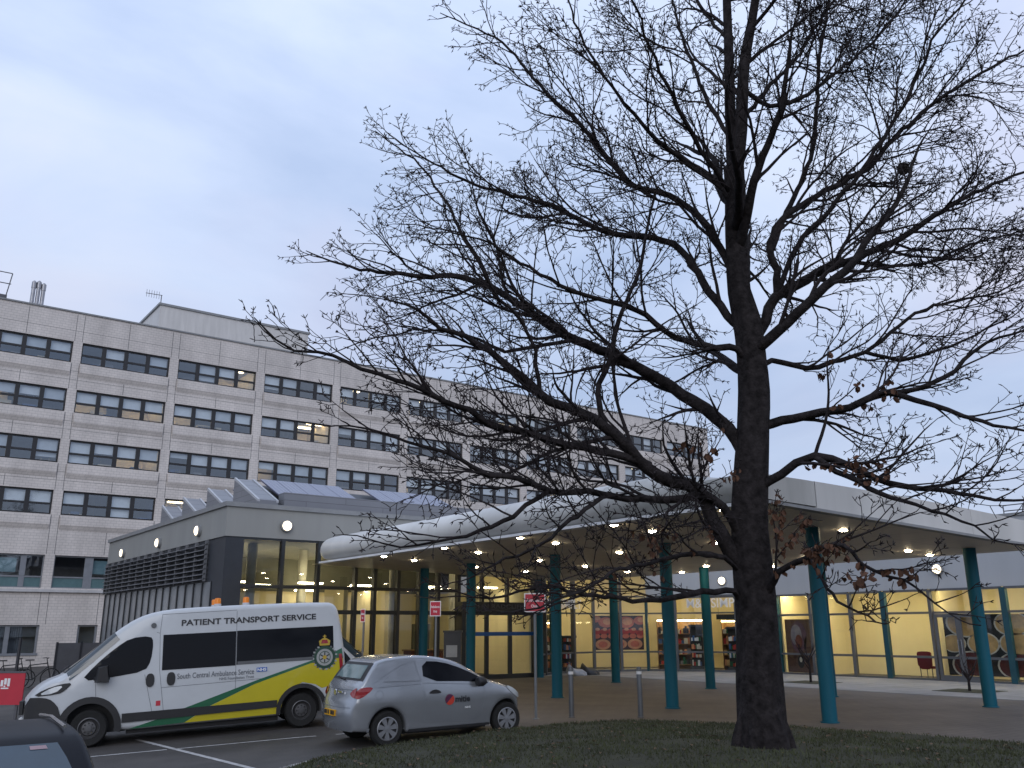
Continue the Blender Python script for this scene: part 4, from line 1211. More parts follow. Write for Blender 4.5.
def make_van(label, loc, rz, tilt, livery):
    t = thing('ambulance' if livery else 'white_van', label, 'ambulance' if livery else 'van', loc, rz)
    t.rotation_euler = (0, -tilt, rz)
    B = Body(van_outline(), VW, .10, van_fy, van_bow)
    body = B.shell('body', 'whitepaint', t)
    u = MB(); u.box(1.32, 4.1, -.72, .72, .16, .9); u.box(5.0,5.25,-.7,.7,.25,.7); u.box(.3,1.3,-.55,.55,.2,.9); u.box(4.1,5.0,-.5,.5,.25,.9); u.build('underbody', 'blackplastic', t, local=True)
    for x in (WX0, WX1):
        for sg in (-1, 1): wheel(t, x, sg*.80, VR, .22, sg, .19, 'steel', 'rimdark')
    for sg in (-1, 1):
        wcab = [(.50,1.16),(1.05,1.20),(1.60,1.27),(1.70,1.45),(1.73,1.80),(1.67,1.91),(1.32,1.89),(1.06,1.72),(.74,1.44)]
        B.panel(chaikin(wcab, 1), sg=sg).build('cab_window', 'vanglass', t, local=True)
        if livery:
            g = MB(); B.panel([(1.90,1.265),(3.245,1.265),(3.245,1.915),(1.90,1.915)], sg=sg, mb=g); B.panel([(3.262,1.275),(5.17,1.33),(5.16,1.92),(3.262,1.92)], sg=sg, mb=g)
            wn = g.build('side_window', 'vanglass', t, local=True)
            g = MB(); B.panel([(3.28,1.275),(4.75,1.275),(4.75,1.335),(3.28,1.335)], .006, .009, sg=sg, mb=g); g.build('window_rail', 'greysteel', wn, local=True)
        g = MB()
        for pts in ([(.78,.86),(.76,1.12)],[(1.60,1.21),(1.76,.52),(1.96,.52),(1.86,1.27),(1.84,1.95),(1.87,2.30)],[(3.253,.34),(3.253,2.3)],[(.78,.86),(2.2,.90),(5.2,.98)] if False else [(1.87,2.30),(3.253,2.32)],[(1.9,.95),(4.1,.99)]): B.seam(pts, sg=sg, mb=g)
        B.seam([(1.78,1.97),(1.84,1.95)], sg=sg, mb=g)
        g.build('panel_seams', 'greytext', t, local=True)
        m_ = MB(); B.panel([(1.24,.38),(4.05,.43),(4.05,.56),(1.24,.54)], .002, .03, sg=sg, mb=m_); m_.build('side_moulding', 'blackplastic', t, local=True)
        for cx, cz, r0, r1, a0, a1 in ((WX0, VR+.01, .43, .545, 187, -12), (WX1, VR+.01, .42, .50, 186, -8)):
            a = MB(); B.panel(arc(cx, cz, r0, a0, a1, 18)+arc(cx, cz, r1, a1, a0, 18), .002, .025, sg=sg, mb=a); a.build('wheel_arch_trim', 'blackplastic', t, local=True)
        bp = MB(); B.panel(chaikin([(-.40,.34),(.24,.30),(.19,.70),(.06,.86),(-.08,.92),(-.40,.93)], 1), .002, .018, sg=sg, mb=bp); bp.build('bumper_corner', 'blackplastic', t, local=True)
        h = MB(); B.panel(chaikin([(-.29,.94),(.14,.96),(.26,1.02),(.38,1.15),(.18,1.14),(-.10,1.06)], 1), .002, .012, sg=sg, mb=h); hl = h.build('headlight', 'blackplastic', t, local=True)
        h = MB(); B.panel(chaikin([(-.20,.96),(.10,.985),(.24,1.115),(.04,1.09)], 1), .012, .016, sg=sg, mb=h); h.build('lamp_lens', 'lampglass', hl, local=True)
        for x in (1.70, 2.07):
            h = MB(); B.panel(chaikin([(x-.075,.98),(x+.075,.98),(x+.075,1.22),(x-.075,1.22)], 2), .002, .02, sg=sg, mb=h); h.build('door_handle', 'blackplastic', t, local=True)
        mr = MB()                                                    # mirror
        p0 = Vector(B.side(.86, 1.27, 0, sg)); out = sg
        mr.add([tuple(p0+Vector((x, out*y, z))) for x, y, z in [(-.12,.05,-.14),(.13,.05,-.16),(.13,.25,-.14),(-.06,.25,-.12),(-.07,.05,.13),(.10,.05,.15),(.09,.25,.14),(-.03,.25,.12)]],
               [(0,3,2,1),(4,5,6,7),(0,1,5,4),(1,2,6,5),(2,3,7,6),(3,0,4,7)])
        mr.add([tuple(p0+Vector((x, out*y, z))) for x, y, z in [(-.16,-.04,-.10),(.16,-.04,-.10),(.10,.1,-.12),(-.08,.1,-.12),(-.16,-.04,-.04),(.16,-.04,-.02),(.10,.1,-.04),(-.08,.1,-.04)]],
               [(0,3,2,1),(4,5,6,7),(0,1,5,4),(1,2,6,5),(2,3,7,6),(3,0,4,7)])
        mo = mr.build('wing_mirror', 'blackplastic', t, local=True, fixn=True)
        mg = MB(); mg.quad(*[tuple(p0+Vector((.123, out*y, z))) for y, z in ((.08,-.08),(.22,-.08),(.22,.18),(.08,.18))]); mg.build('mirror_glass', 'chrome', mo, local=True)
        tl = MB(); B.panel([(5.30,.95),(5.37,.95),(5.335,1.36),(5.27,1.36)], .002, .014, sg=sg, mb=tl); tl.build('tail_light', 'tail', t, local=True)
    ws = B.band([(.13,1.315,.84),(.33,1.455,.82),(.55,1.625,.80),(.80,1.825,.78),(1.05,2.02,.75)], .008)
    ws = B.band([(1.02,2.005,.82),(.80,1.825,.85),(.55,1.622,.87),(.33,1.455,.88),(.14,1.315,.885)], -.008)
    for sg in (-1, 1):                                     # the screen wraps round to the door pillars
        line = [(.16,1.325),(.33,1.455),(.55,1.622),(.80,1.825),(1.02,2.005)]; o = len(ws.v)
        cs = [(.1*(1-math.cos(q)), VW-.1+.1*math.sin(q)) for q in [R(25+65*k/5) for k in range(6)]]+[(.14, VW),(.175, VW)]
        for i, (x, z) in enumerate(line):
            a, c = line[max(0, i-1)], line[min(4, i+1)]; dx, dz = c[0]-a[0], c[1]-a[1]; q = math.hypot(dx, dz); nx, nz = dz/q, -dx/q
            for d, yy in cs: ws.v.append(B.warp(x+nx*(d-.006), sg*(yy+.006), z+nz*(d-.006)))
        k = len(cs)
        for i in range(4):
            for j in range(k-1): ws.f.append([o+i*k+j, o+i*k+j+1, o+(i+1)*k+j+1, o+(i+1)*k+j]); ws.m.append(0)
    ws.build('windscreen', 'screen', t, local=True, fixn=True)
    g = MB(); g.box(-.52,-.46,-.45,.45,.62,.86); g.build('grille', 'blackplastic', t, local=True)
    g = MB(); g.box(-.53,-.48,-.27,.27,.44,.55); g.build('number_plate', 'white', t, local=True)
    w = MB()
    for y0, y1 in ((-.6,-.05),(-.05,.55)): w.tube([B.warp(.10,y0,1.345),B.warp(.22,(y0+y1)/2,1.42),B.warp(.20,y1,1.42)], .012, 5)
    w.build('wiper', 'blackplastic', t, local=True)
    if not livery:
        return t
    B.panel_sets = None
    # livery on both sides
    for sg in (-1, 1):
        y = MB()
        yel = [(2.34,.285),(4.10,.30),(4.135,.42),(4.17,.55),(4.30,.76),(4.55,.86),(4.80,.80),(4.93,.72),(5.34,.80),(5.36,1.27),(5.30,1.29),(4.72,1.22),(3.62,.89),(2.82,.56)]
        B.panel(yel, .0015, .0035, sg=sg, mb=y); y.build('yellow_livery', 'yellow', t, local=True)
        g = MB()
        gr = [(1.37,.26),(2.34,.29),(2.80,.555),(3.60,.885),(4.72,1.215),(5.30,1.285),(5.36,1.27),(5.335,1.47),(5.2,1.41),(4.72,1.262),(3.67,.965),(2.32,.545),(1.9,.40)]
        B.panel(gr, .0035, .0048, sg=sg, mb=g); g.build('green_livery', 'green', t, local=True)
        fn = (lambda a, c, h: B.side(a, c, .006+h, -1)) if sg < 0 else (lambda a, c, h: B.side(5.1-a+1.2, c, .006+h, 1))
        x = MB(); text_fit(x, 'PATIENT TRANSPORT SERVICE', fn, 2.22, 4.81, 2.065, 2.18, .028); x.build('roof_lettering', 'black', t, local=True)
        x = MB(); text_fit(x, 'South Central Ambulance Service', fn, 2.18, 3.60, 1.085, 1.185, .006); text_fit(x, 'NHS Foundation Trust', fn, 2.95, 3.60, 1.01, 1.06, .004); x.build('side_lettering', 'greytext', t, local=True)
        if sg < 0:
            x = MB(); B.panel([(3.65,1.115),(3.85,1.115),(3.85,1.195),(3.65,1.195)], .005, .008, mb=x); nb = x.build('nhs_badge', 'nhsblue', t, local=True)
            x = MB(); text_fit(x, 'NHS', lambda a, c, h: B.side(a, c, .0085+h, -1), 3.665, 3.835, 1.128, 1.182, .03); x.build('lettering', 'white', nb, local=True)
    # round crest with a crown over it, on the near rear quarter
    cx, cz = 4.985, 1.31
    fnp = lambda a, c, h: B.side(a, c, h, -1)
    x = MB()
    def disc(r0, r1, h, mi, zz=cz, sx=1.0):
        if r0 == 0: x.prism([(cx+r1*sx*math.cos(2*PI*k/28), zz+r1*math.sin(2*PI*k/28)) for k in range(28)], .004, h, fnp, mi)
        else:
            for k in range(28):
                a0, a1 = 2*PI*k/28, 2*PI*(k+1)/28
                x.prism([(cx+r0*math.cos(a0),zz+r0*math.sin(a0)),(cx+r1*math.cos(a0),zz+r1*math.sin(a0)),(cx+r1*math.cos(a1),zz+r1*math.sin(a1)),(cx+r0*math.cos(a1),zz+r0*math.sin(a1))], .004, h, fnp, mi)
    disc(0, .225, .007, 0); disc(.12, .165, .009, 1); disc(0, .105, .0085, 1); disc(0, .04, .010, 2)
    for k in range(3):
        a = PI*k/3+.5; dx, dz = .10*math.cos(a), .10*math.sin(a); nx, nz = -.012*math.sin(a), .012*math.cos(a)
        x.prism([(cx-dx-nx,cz-dz-nz),(cx+dx-nx,cz+dz-nz),(cx+dx+nx,cz+dz+nz),(cx-dx+nx,cz-dz+nz)], .004, .0095, fnp, 3)
    for k in range(20):                                              # laurel leaves
        a = -PI/2+(k-9.5)*.27
        lx, lz = cx+.235*math.cos(a), cz+.235*math.sin(a)
        x.prism([(lx-.02,lz-.012),(lx+.02,lz-.018),(lx+.026,lz+.014),(lx-.014,lz+.02)], .004, .0088, fnp, 4 if k % 2 else 1)
    zz = cz+.29
    x.prism([(cx-.10,zz-.06),(cx+.10,zz-.06),(cx+.115,zz+.03),(cx+.05,zz+.075),(cx,zz+.10),(cx-.05,zz+.075),(cx-.115,zz+.03)], .004, .0085, fnp, 2)
    x.prism([(cx-.075,zz-.02),(cx+.075,zz-.02),(cx+.05,zz+.05),(cx-.05,zz+.05)], .004, .0095, fnp, 5)
    x.prism([(cx-.012,zz+.09),(cx+.012,zz+.09),(cx+.012,zz+.15),(cx-.012,zz+.15)], .004, .0095, fnp, 2); x.prism([(cx-.035,zz+.115),(cx+.035,zz+.115),(cx+.035,zz+.13),(cx-.035,zz+.13)], .004, .0096, fnp, 2)
    x.build('crest', ['crestgreen','crestgrey','gold','black','greysteel','tail'], t, local=True, fixn=True)
    for bx, by in ((2.9,.35),(3.45,-.55),(2.9,-.55),):
        x = MB(); x.lathe([(.07,2.40),(.07,2.46),(.062,2.465)], (bx, by, 0), n=16); bc = x.build('roof_beacon', 'whitepaint', t, smooth=40, local=True)
        x = MB(); x.lathe([(.062,2.46),(.062,2.55),(.05,2.575),(0,2.58)], (bx, by, 0), n=16); x.build('amber_lens', 'orange', bc, smooth=40, local=True)
    x = MB(); x.lathe([(0,.0),(.06,0),(.06,.05)], (0,0,0), n=12)
    x = MB(); p0 = B.side(1.72, 2.10, 0, -1); x.lathe([(0,-.03),(.045,-.03),(.05,0)], (p0[0], p0[1], p0[2]), 'y', 16); x.build('camera_dome', 'greysteel', t, smooth=40, local=True)
    x = MB(); B.panel([(1.82,.63),(1.90,.63),(1.90,.72),(1.82,.72)], .002, .004, mb=x); x.build('red_sticker', 'redsign', t, local=True)
    x = MB(); B.panel([(1.78,1.93),(1.79,1.93),(1.79,1.94),(1.78,1.94)], .001, .002, mb=x)
    return t
vdir = math.atan2(-.258, .966)
TH = .048
make_van('white green and yellow patient transport ambulance parked behind the silver car', (3.65,19.60,gslope(3.65)), vdir, TH, True)
pA = at_depth(367, 657, 23.6); d2 = Vector((-.966,.258,0)); y2 = Vector((-.258,-.966,0))
pr0 = pA-d2*.16-y2*.86
make_van('white van facing right, mostly hidden behind the ambulance', (pr0.x,pr0.y,-.1), vdir+PI, 0, False)

# ---- hatchback (x runs from the rear bumper to the nose, near side -y)
def hatch_outline():
    top = [(3.34,.21),(3.42,.33),(3.43,.50),(3.37,.64),(3.20,.76),(2.92,.885),(2.64,.965),(2.30,1.15),(2.02,1.295),(1.72,1.385),(1.30,1.445),(.90,1.44),(.62,1.41),(.46,1.37),(.335,1.25),(.16,1.05),(.05,.97),(-.02,.80),(-.07,.72),(-.11,.55),(-.10,.40),(-.05,.27)]
    top = chaikin(top, 2, closed=False)
    bot = [(.30,.25)]+arc(.64, .29, .33, 188, -8, 18)+[(1.00,.20),(2.60,.20)]+arc(2.96, .29, .33, 188, -8, 18)+[(3.31,.20)]
    return top+bot
def hatch_fy(x, z):
    f = 1 - .30*max(0, z-.93) - .045*max(0, (.50-z)/.3) + .012*math.exp(-((z-.72)/.1)**2)
    if x < .45: f *= 1 - .07*((.45-x)/.45)**2
    if x > 2.9: f *= 1 - .14*((x-2.9)/.55)**2
    return f
def hatch_bow(x, z):
    x0 = 2.95-1.3*sm((z-.80)/.25)
    a = max(0, min(1.1, (x-x0)/(3.45-x0)))
    c = max(0, min(1.1, (.42-x)/.42))
    return -.22*a*a + .085*c*c
def make_hatch(label, loc, rz):
    t = thing('hatchback_car', label, 'car', loc, rz)
    t.rotation_euler = (0, -.0215, rz)
    B = Body(hatch_outline(), .81, .065, hatch_fy, hatch_bow)
    B.shell('body', 'silver', t, .09)
    u = MB(); u.box(1.0,2.6,-.6,.6,.16,.7); u.box(.2,1.0,-.46,.46,.24,.7); u.box(2.6,3.25,-.46,.46,.22,.6); u.build('underbody', 'blackplastic', t, local=True)
    for x in (.64, 2.96):
        for sg in (-1, 1): wheel(t, x, sg*.69, .285, .18, sg, .19, 'spoke', 'rim')
    for sg in (-1, 1):
        B.panel(chaikin([(1.29,1.015),(2.30,.965),(2.60,.90),(2.46,1.0),(2.08,1.185),(1.66,1.325),(1.29,1.345)], 1), sg=sg, step=.09).build('door_window', 'vanglass', t, local=True)
        B.panel([(.55,1.045),(1.22,1.03),(1.13,1.325),(.88,1.25),(.70,1.155)], sg=sg, step=.09).build('quarter_panel', 'silver', t, local=True)
        g = MB()
        for pts in ([(1.14,1.38),(1.24,1.02),(1.33,.70),(1.31,.36),(2.26,.31),(2.42,.45),(2.50,.68),(2.47,.90)],[(.37,1.02),(.48,1.08),(.64,1.17),(.88,1.285),(1.13,1.365)],[(.55,1.035),(1.22,1.02)],[(1.27,.985),(2.50,.90)],[(.46,.955),(1.24,.975)]): B.seam(pts, .007, mb=g, sg=sg)
        for k in range(16):
            a0, a1 = 2*PI*k/16, 2*PI*(k+1)/16
            B.seam([(.47+.07*math.cos(a0),.835+.07*math.sin(a0)),(.47+.07*math.cos(a1),.835+.07*math.sin(a1))], .005, mb=g, sg=sg)
        g.build('panel_seams', 'greytext', t, local=True)
        h = MB(); B.panel(chaikin([(1.40,.80),(1.61,.80),(1.61,.83),(1.54,.865),(1.47,.865),(1.40,.83)], 1), .002, .022, sg=sg, mb=h, step=.05); h.build('door_handle', 'blackplastic', t, local=True)
        tl = MB(); B.panel(chaikin([(.04,.80),(.14,.785),(.37,.945),(.30,.975),(.10,.955)], 1), .002, .010, sg=sg, mb=tl, step=.05)
        B.band([(.095,.90,.62),(.07,.80,.60)], .008, mb=tl, n=1) if False else None
        tlo = tl.build('tail_light', 'tail', t, local=True)
        ms = B.side(2.36, .93, 0, sg)
        mr = MB(); mr.lathe([(0,-.09),(.055,-.085),(.085,-.03),(.085,.05),(.07,.07),(0,.072)], (0,0,0), 'x', 14)
        mr.v = [(x*-1+ms[0], y*1.35+ms[1]+sg*.10, z+ms[2]+.03) for x, y, z in mr.v]
        mr.tube([(ms[0],ms[1],ms[2]-.02),(ms[0],ms[1]+sg*.08,ms[2])], .025, 6)
        mr.build('wing_mirror', 'blackplastic', t, smooth=50, local=True, fixn=True)
        h = MB(); B.panel(chaikin([(2.96,.80),(3.14,.66),(3.26,.62),(3.26,.68),(3.10,.80),(2.94,.87)], 1), .002, .012, sg=sg, mb=h, step=.06); h.build('headlight', 'lampglass', t, local=True)
    # tail lamps wrap on to the hatch
    for sg in (-1, 1):
        b = MB(); o = len(b.v)
        L = [(.048,.965),(.033,.93),(.005,.86),(-.018,.80)]
        for i, (x, z) in enumerate(L):
            for y, k in ((.60,.12), (.65,.55), (.715,.85), (.77,1)):
                zz = .87+(z-.87)*k; b.v.append(B.warp(x+(zz-z)*.4-.012, sg*y, zz))
        for i in range(3):
            for j in range(3): b.f.append([i*4+j, i*4+j+1, (i+1)*4+j+1, (i+1)*4+j]); b.m.append(0)
        b.build('tail_light', 'tail', t, local=True, fixn=True)
    rg = B.band([(.50,1.372,.72),(.42,1.30,.745),(.33,1.175,.76),(.235,1.055,.755)], -.006); 
    rg = B.band([(.170,1.062,.775),(.252,1.155,.77),(.340,1.26,.755),(.43,1.345,.72)], .005); go = rg.build('tailgate_surround', 'blackplastic', t, smooth=60, local=True, fixn=True)
    rg = B.band([(.197,1.095,.64),(.25,1.155,.635),(.322,1.24,.62),(.38,1.30,.60)], .011); rg.build('rear_window', 'rearglass', go, smooth=60, local=True, fixn=True)
    w = MB(); w.tube([B.warp(.15,0,1.075),B.warp(.16,.28,1.095),B.warp(.17,.42,1.11)], .014, 6); w.build('rear_wiper', 'blackplastic', t, local=True)
    ws = B.band([(2.58,1.0,.68),(2.30,1.152,.64),(2.05,1.283,.60)][::-1], .006) ; ws.build('windscreen', 'screen', t, smooth=60, local=True, fixn=True)
    pl = MB(); pl.box(-.125,-.06,-.24,.24,.50,.60); p_ = pl.build('number_plate', 'plate', t, local=True)
    pl = MB()
    for k, ww in enumerate((.05,.045,.03,.05,0,.05,.045,.05)):
        if ww: pl.box(-.129,-.1252,.235-k*.062-ww,.235-k*.062,.522,.588)
    pl.build('plate_characters', 'black', p_, local=True)
    bd = MB(); bd.lathe([(0,-.02),(.05,-.02),(.05,0)], (.0,.02,.87), 'x', 20); bd.build('badge', 'chrome', t, local=True)
    em = MB(); em.box(-.012,.01,-.30,-.10,.87,.90); em.build('model_mark', 'chrome', t, local=True)
    bm_ = MB(); B.band([(-.088,.655,.74),(-.091,.645,.74)][::-1], .003, mb=bm_); B.band([(.031,.93,.68),(.028,.922,.68)][::-1], .003, mb=bm_); bm_.build('bumper_seam', 'greytext', t, local=True)
    for sg in (-1,1): B.panel([(1.02,.205),(2.58,.205),(2.58,.25),(1.02,.25)], .002, .01, sg=sg).build('sill_trim', 'blackplastic', t, local=True)
    # company mark on the door
    fnp = lambda a, c, h: B.side(a, c, .004+h, -1)
    lg = MB(); cx, cz, r = 1.785, .685, .09
    lg.prism([(cx+r*math.cos(2*PI*k/24),cz+r*math.sin(2*PI*k/24)) for k in range(24)], 0, .002, fnp, 0)
    lg.prism([(cx+r*math.cos(a),cz+r*math.sin(a)) for a in [R(45+180*k/14) for k in range(15)]], .002, .003, fnp, 1)
    text_fit(lg, 'mitie', fnp, cx+.11, cx+.40, .63, .735, .03, 2)
    text_fit(lg, 'NHS', fnp, cx+.30, cx+.41, .52, .555, .02, 3)
    lg.build('door_logo', ['logored','logoplum','black','white'], t, local=True, fixn=True)
    return t
M['logored'] = mat('logo red', (.55,.05,.03), .4, var=.05); M['logoplum'] = mat('logo plum', (.10,.02,.06), .4, var=.05)
make_hatch('silver three door hatchback with round red door logo by the turf', (7.233,14.865,gslope(7.2)), math.atan2(-.108,.994))

# ---- dark car cut off by the corner of the frame (x from its near end)
def saloon_outline():
    top = [(4.30,.25),(4.36,.45),(4.30,.70),(3.9,.86),(3.2,.96),(2.55,1.30),(2.2,1.41),(1.6,1.44),(1.05,1.40),(.85,1.33),(.30,.98),(.06,.92),(0,.70),(-.03,.5),(.02,.27)]
    top = chaikin(top, 2, closed=False)
    bot = [(.42,.22)]+arc(.82, .31, .36, 188, -8, 14)+[(1.2,.2),(3.1,.2)]+arc(3.46, .31, .36, 188, -8, 14)+[(4.1,.22)]
    return top+bot
def sal_fy(x, z):
    f = 1-.27*max(0, z-.92)-.08*max(0, (.5-z)/.3)
    if x < .8: f *= 1-.1*((.8-x)/.8)**2
    if x > 3.3: f *= 1-.14*((x-3.3))**2
    return f
dc = thing('dark_car', 'dark blue car cut off by the bottom left corner', 'car', (1.02,7.35,gslope(.98)+.05), PI/2)
B = Body(saloon_outline(), .88, .08, sal_fy, lambda x, z: -.2*max(0, min(1, (x-2.2)/2))**2 + .14*max(0, min(1, (1.1-x)/1.1)))
B.shell('body', 'darkpaint', dc, .1)
u = MB(); u.box(1.2,3.08,-.66,.66,.16,.8); u.box(.3,4.1,-.45,.45,.2,.7); u.build('underbody', 'blackplastic', dc, local=True)
for x in (.82, 3.46):
    for sg in (-1, 1): wheel(dc, x, sg*.77, .31, .2, sg, .2, 'spoke', 'rim')
g = B.band([(.34,1.006,.72),(.50,1.108,.70),(.68,1.222,.67),(.84,1.322,.63)], .006); g.build('rear_window', 'bluescreen', dc, smooth=60, local=True, fixn=True)
g = B.band([(2.3,1.385,.62),(2.55,1.30,.66),(2.9,1.13,.72),(3.12,1.01,.74)], .006); g.build('windscreen', 'screen', dc, smooth=60, local=True, fixn=True)
st = MB(); B.band([(.775,1.29,.0),(.815,1.315,.0)], .009, mb=MB())
st = MB(); st.add([B.warp(x, y, z) for x, y, z in [(.775,-.40,1.293),(.775,-.54,1.293),(.812,-.53,1.316),(.812,-.40,1.316)]], [(0,1,2,3)]); st.build('window_sticker', 'redsign2', dc, local=True)
for sg in (-1, 1):
    B.panel([(.75,.99),(1.9,1.0),(3.0,1.0),(2.6,1.24),(2.2,1.36),(1.55,1.385),(1.1,1.345)], sg=sg).build('side_window', 'vanglass', dc, local=True)
    tl = MB(); B.panel([(.04,.70),(.3,.72),(.34,.86),(.06,.88)], .002, .01, sg=sg, mb=tl); tl.build('tail_light', 'tail', dc, local=True)
    gg = MB(); ms = B.warp(2.75, sg*.88, 1.0); gg.box(ms[0]-.06, ms[0]+.06, min(ms[1]+sg*.02, ms[1]+sg*.22), max(ms[1]+sg*.02, ms[1]+sg*.22), ms[2]-.06, ms[2]+.1); gg.build('wing_mirror', 'darkpaint', dc, local=True)
    rl_ = MB(); rl_.tube([B.warp(x, sg*.74, z+.02) for x, z in ((1.05,1.405),(1.6,1.445),(2.15,1.42))], .014, 6); rl_.build('roof_rail', 'chrome', dc, local=True)
# ---------------------------------------------------------------- the oak
D0 = at_z(765, 745, .4).dot(fh)
rt = random.Random(21)
S = D0*1.0/FOC            # metres per pixel near the trunk (approx.)
limbs = []                # (points in px, start width px, depth offset at tip, parent index)
def L(w0, off, par, *p, w1=2.0): limbs.append((list(p), w0, off, par, w1))
# 0 trunk (to the fork)
TR = [(764,752,54),(763,740,49),(762,722,44),(760,690,42),(758,650,40),(755,600,38.5),(751,560,37),(749,530,35),(750,480,33.5),(754,425,32),(755,390,31),(752,355,30),(747,322,29),(739,292,24),(736,250,23),(735,205,23),(734,168,22)]
LD1 = [(734,168,16),(731,130,13),(729,66,11),(727,0,10),(725,-70,8),(727,-140,6),(722,-230,3)]
LD2 = [(736,172,15),(741,130,14),(744,66,12),(752,20,10),(757,-10,9),(764,-80,7),(770,-150,5),(779,-220,2.5)]
# left side
L(21,-1.6,'T',(748,566),(737,560),(712,520),(699,491),(660,477),(639,459),(607,428),(579,412),(551,401),(520,375),(477,343),(440,328),(408,306),(380,300))      #0
L(11,-2.4,0,(650,466),(625,456),(583,449),(555,440),(523,433),(488,424),(469,411),(431,394),(396,380),(361,368),(320,352),(293,352),(276,339),(255,318))  #1
L(12,-2.8,'T',(745,545),(713,500),(653,500),(604,496),(586,491),(548,491),(516,479),(477,472),(446,452),(407,442),(370,430),(335,425))           #2
L(18,.8,'T',(752,470),(737,442),(716,417),(681,393),(646,372),(611,354),(576,340),(552,329),(526,309),(492,289),(459,276),(419,276),(360,269),(323,259),(306,250)) #3
L(7,1.2,3,(492,289),(479,263),(462,233),(449,206),(426,173),(406,153),(374,131))                #4
L(10,-1.0,'T',(752,372),(738,348),(716,348),(674,337),(637,310),(600,300),(560,285),(520,262),(480,240),(440,232))      #5
L(12,1.6,'T',(748,335),(733,322),(708,290),(687,257),(662,239),(606,232),(553,206),(513,196),(466,181),(427,159),(395,140))    #6
L(11,.4,'T',(738,285),(719,246),(696,212),(668,196),(636,186),(606,156),(579,123),(540,86),(510,50),(486,33),(440,13))    #7
L(8,-1.5,'T',(736,228),(722,189),(686,163),(649,133),(619,96),(599,66),(579,33),(569,0),(560,-40))       #8
L(8,-2.2,'T',(735,200),(715,170),(690,130),(672,95),(655,60),(640,20),(620,-25))       #9
L(7,1.8,'A',(732,140),(712,110),(695,70),(680,30),(668,-20),(655,-70))   #10
L(8,-.8,0,(607,428),(597,395),(612,350),(618,320),(640,270),(645,235),(655,190),(640,150))    #11 upright on the lower limb
L(6,-1.9,0,(540,392),(535,350),(520,318),(500,300),(478,262))    #12
L(8,-3.0,'T',(742,602),(734,591),(703,592),(678,597),(642,601),(612,598),(576,592),(548,585),(520,592),(490,600),(462,596)) #13
L(7,-3.4,'T',(742,575),(724,558),(691,553),(673,558),(642,564),(612,572),(585,590),(560,600),(520,612)) #14
L(6,-2.6,2,(548,491),(515,515),(480,530),(440,540),(400,548),(372,540))  #15
L(6,-2.8,2,(604,496),(570,520),(540,545),(505,560),(470,578))  #16
L(6,-1.2,3,(576,340),(545,345),(505,350),(465,335),(425,330),(390,335),(350,345)) #17
# right side
L(15,.6,'T',(752,345),(765,322),(777,297),(815,275),(849,261),(898,240),(910,232),(950,206),(983,189),(1024,173),(1070,158)) #18
L(11,1.6,18,(777,297),(776,270),(770,245),(783,219),(817,196),(850,179),(873,163),(903,129),(943,96),(983,73),(1024,50),(1075,22)) #19
L(8,-1.2,18,(779,290),(797,246),(827,212),(860,173),(883,139),(910,93),(936,33),(966,0),(990,-45)) #20
L(8,2.2,19,(772,250),(787,212),(810,159),(817,110),(820,50),(830,0),(838,-60),(845,-120)) #21
L(13,-1.4,'T',(757,428),(772,424),(807,416),(849,406),(886,393),(915,401),(948,410),(981,422),(1024,430),(1065,428)) #22
L(7,-.8,22,(890,393),(915,389),(944,377),(973,352),(998,337),(1024,330),(1060,318)) #23
L(12,-2.2,'T',(755,492),(768,482),(795,463),(815,455),(849,466),(890,484),(931,488),(973,497),(1014,501),(1055,496)) #24
L(8,-2.6,24,(815,457),(835,470),(857,482),(890,497),(931,509),(973,526),(993,538),(1010,545)) #25
L(8,1.0,'T',(757,372),(772,360),(807,368),(832,362),(865,352),(915,314),(952,302),(1000,290),(1040,270)) #26
L(9,-2.6,'T',(757,610),(770,590),(779,570),(806,557),(823,546),(845,546),(862,562),(890,576),(917,587),(934,604),(948,613)) #27
L(5,-2.9,27,(810,556),(823,582),(837,601),(859,612),(884,623)) #28
L(7,2.4,'B',(742,120),(768,88),(795,60),(820,20),(850,-25),(880,-70)) #29
L(7,1.0,'B',(744,90),(770,105),(800,98),(840,70),(880,35),(905,0),(925,-40)) #30
L(6,-2.0,'B',(750,30),(775,0),(800,-45),(815,-110)) #31
L(6,1.2,'A',(728,40),(700,5),(675,-50),(650,-110)) #32
L(6,2.6,18,(849,261),(890,265),(930,262),(970,245),(1010,235),(1050,240)) #33
L(6,-.5,26,(865,352),(900,360),(940,350),(985,330),(1020,310)) #34

def catmull(p, per):
    out = []
    n = len(p)
    for i in range(n-1):
        p0, p1, p2, p3 = p[max(0,i-1)], p[i], p[i+1], p[min(n-1,i+2)]
        L_ = (p2-p1).length; k = max(1, int(L_/per))
        for j in range(k):
            t = j/k
            out.append(.5*((2*p1)+(p2-p0)*t+(2*p0-5*p1+4*p2-p3)*t*t+(-p0+3*p1-3*p2+p3)*t**3))
    out.append(p[-1]); return out
def in_canopy(p):
    return 11.9 < p.x < 24.2 and 9.2 < p.y < 29.2 and 3.3 < p.z < 5.0 or (p.x > 15.8 and p.y > 10.6 and p.z < 4.2) or p.z < 1.9
tree = thing('oak_tree', 'tall bare oak in front of the canopy on the turf', 'tree', at_z(765, 745, .4))
def dwobble(t): return 0
TP = catmull([at_depth(x, y, D0) for x, y, w in TR], .25)
tw = [w*S for x, y, w in TR]
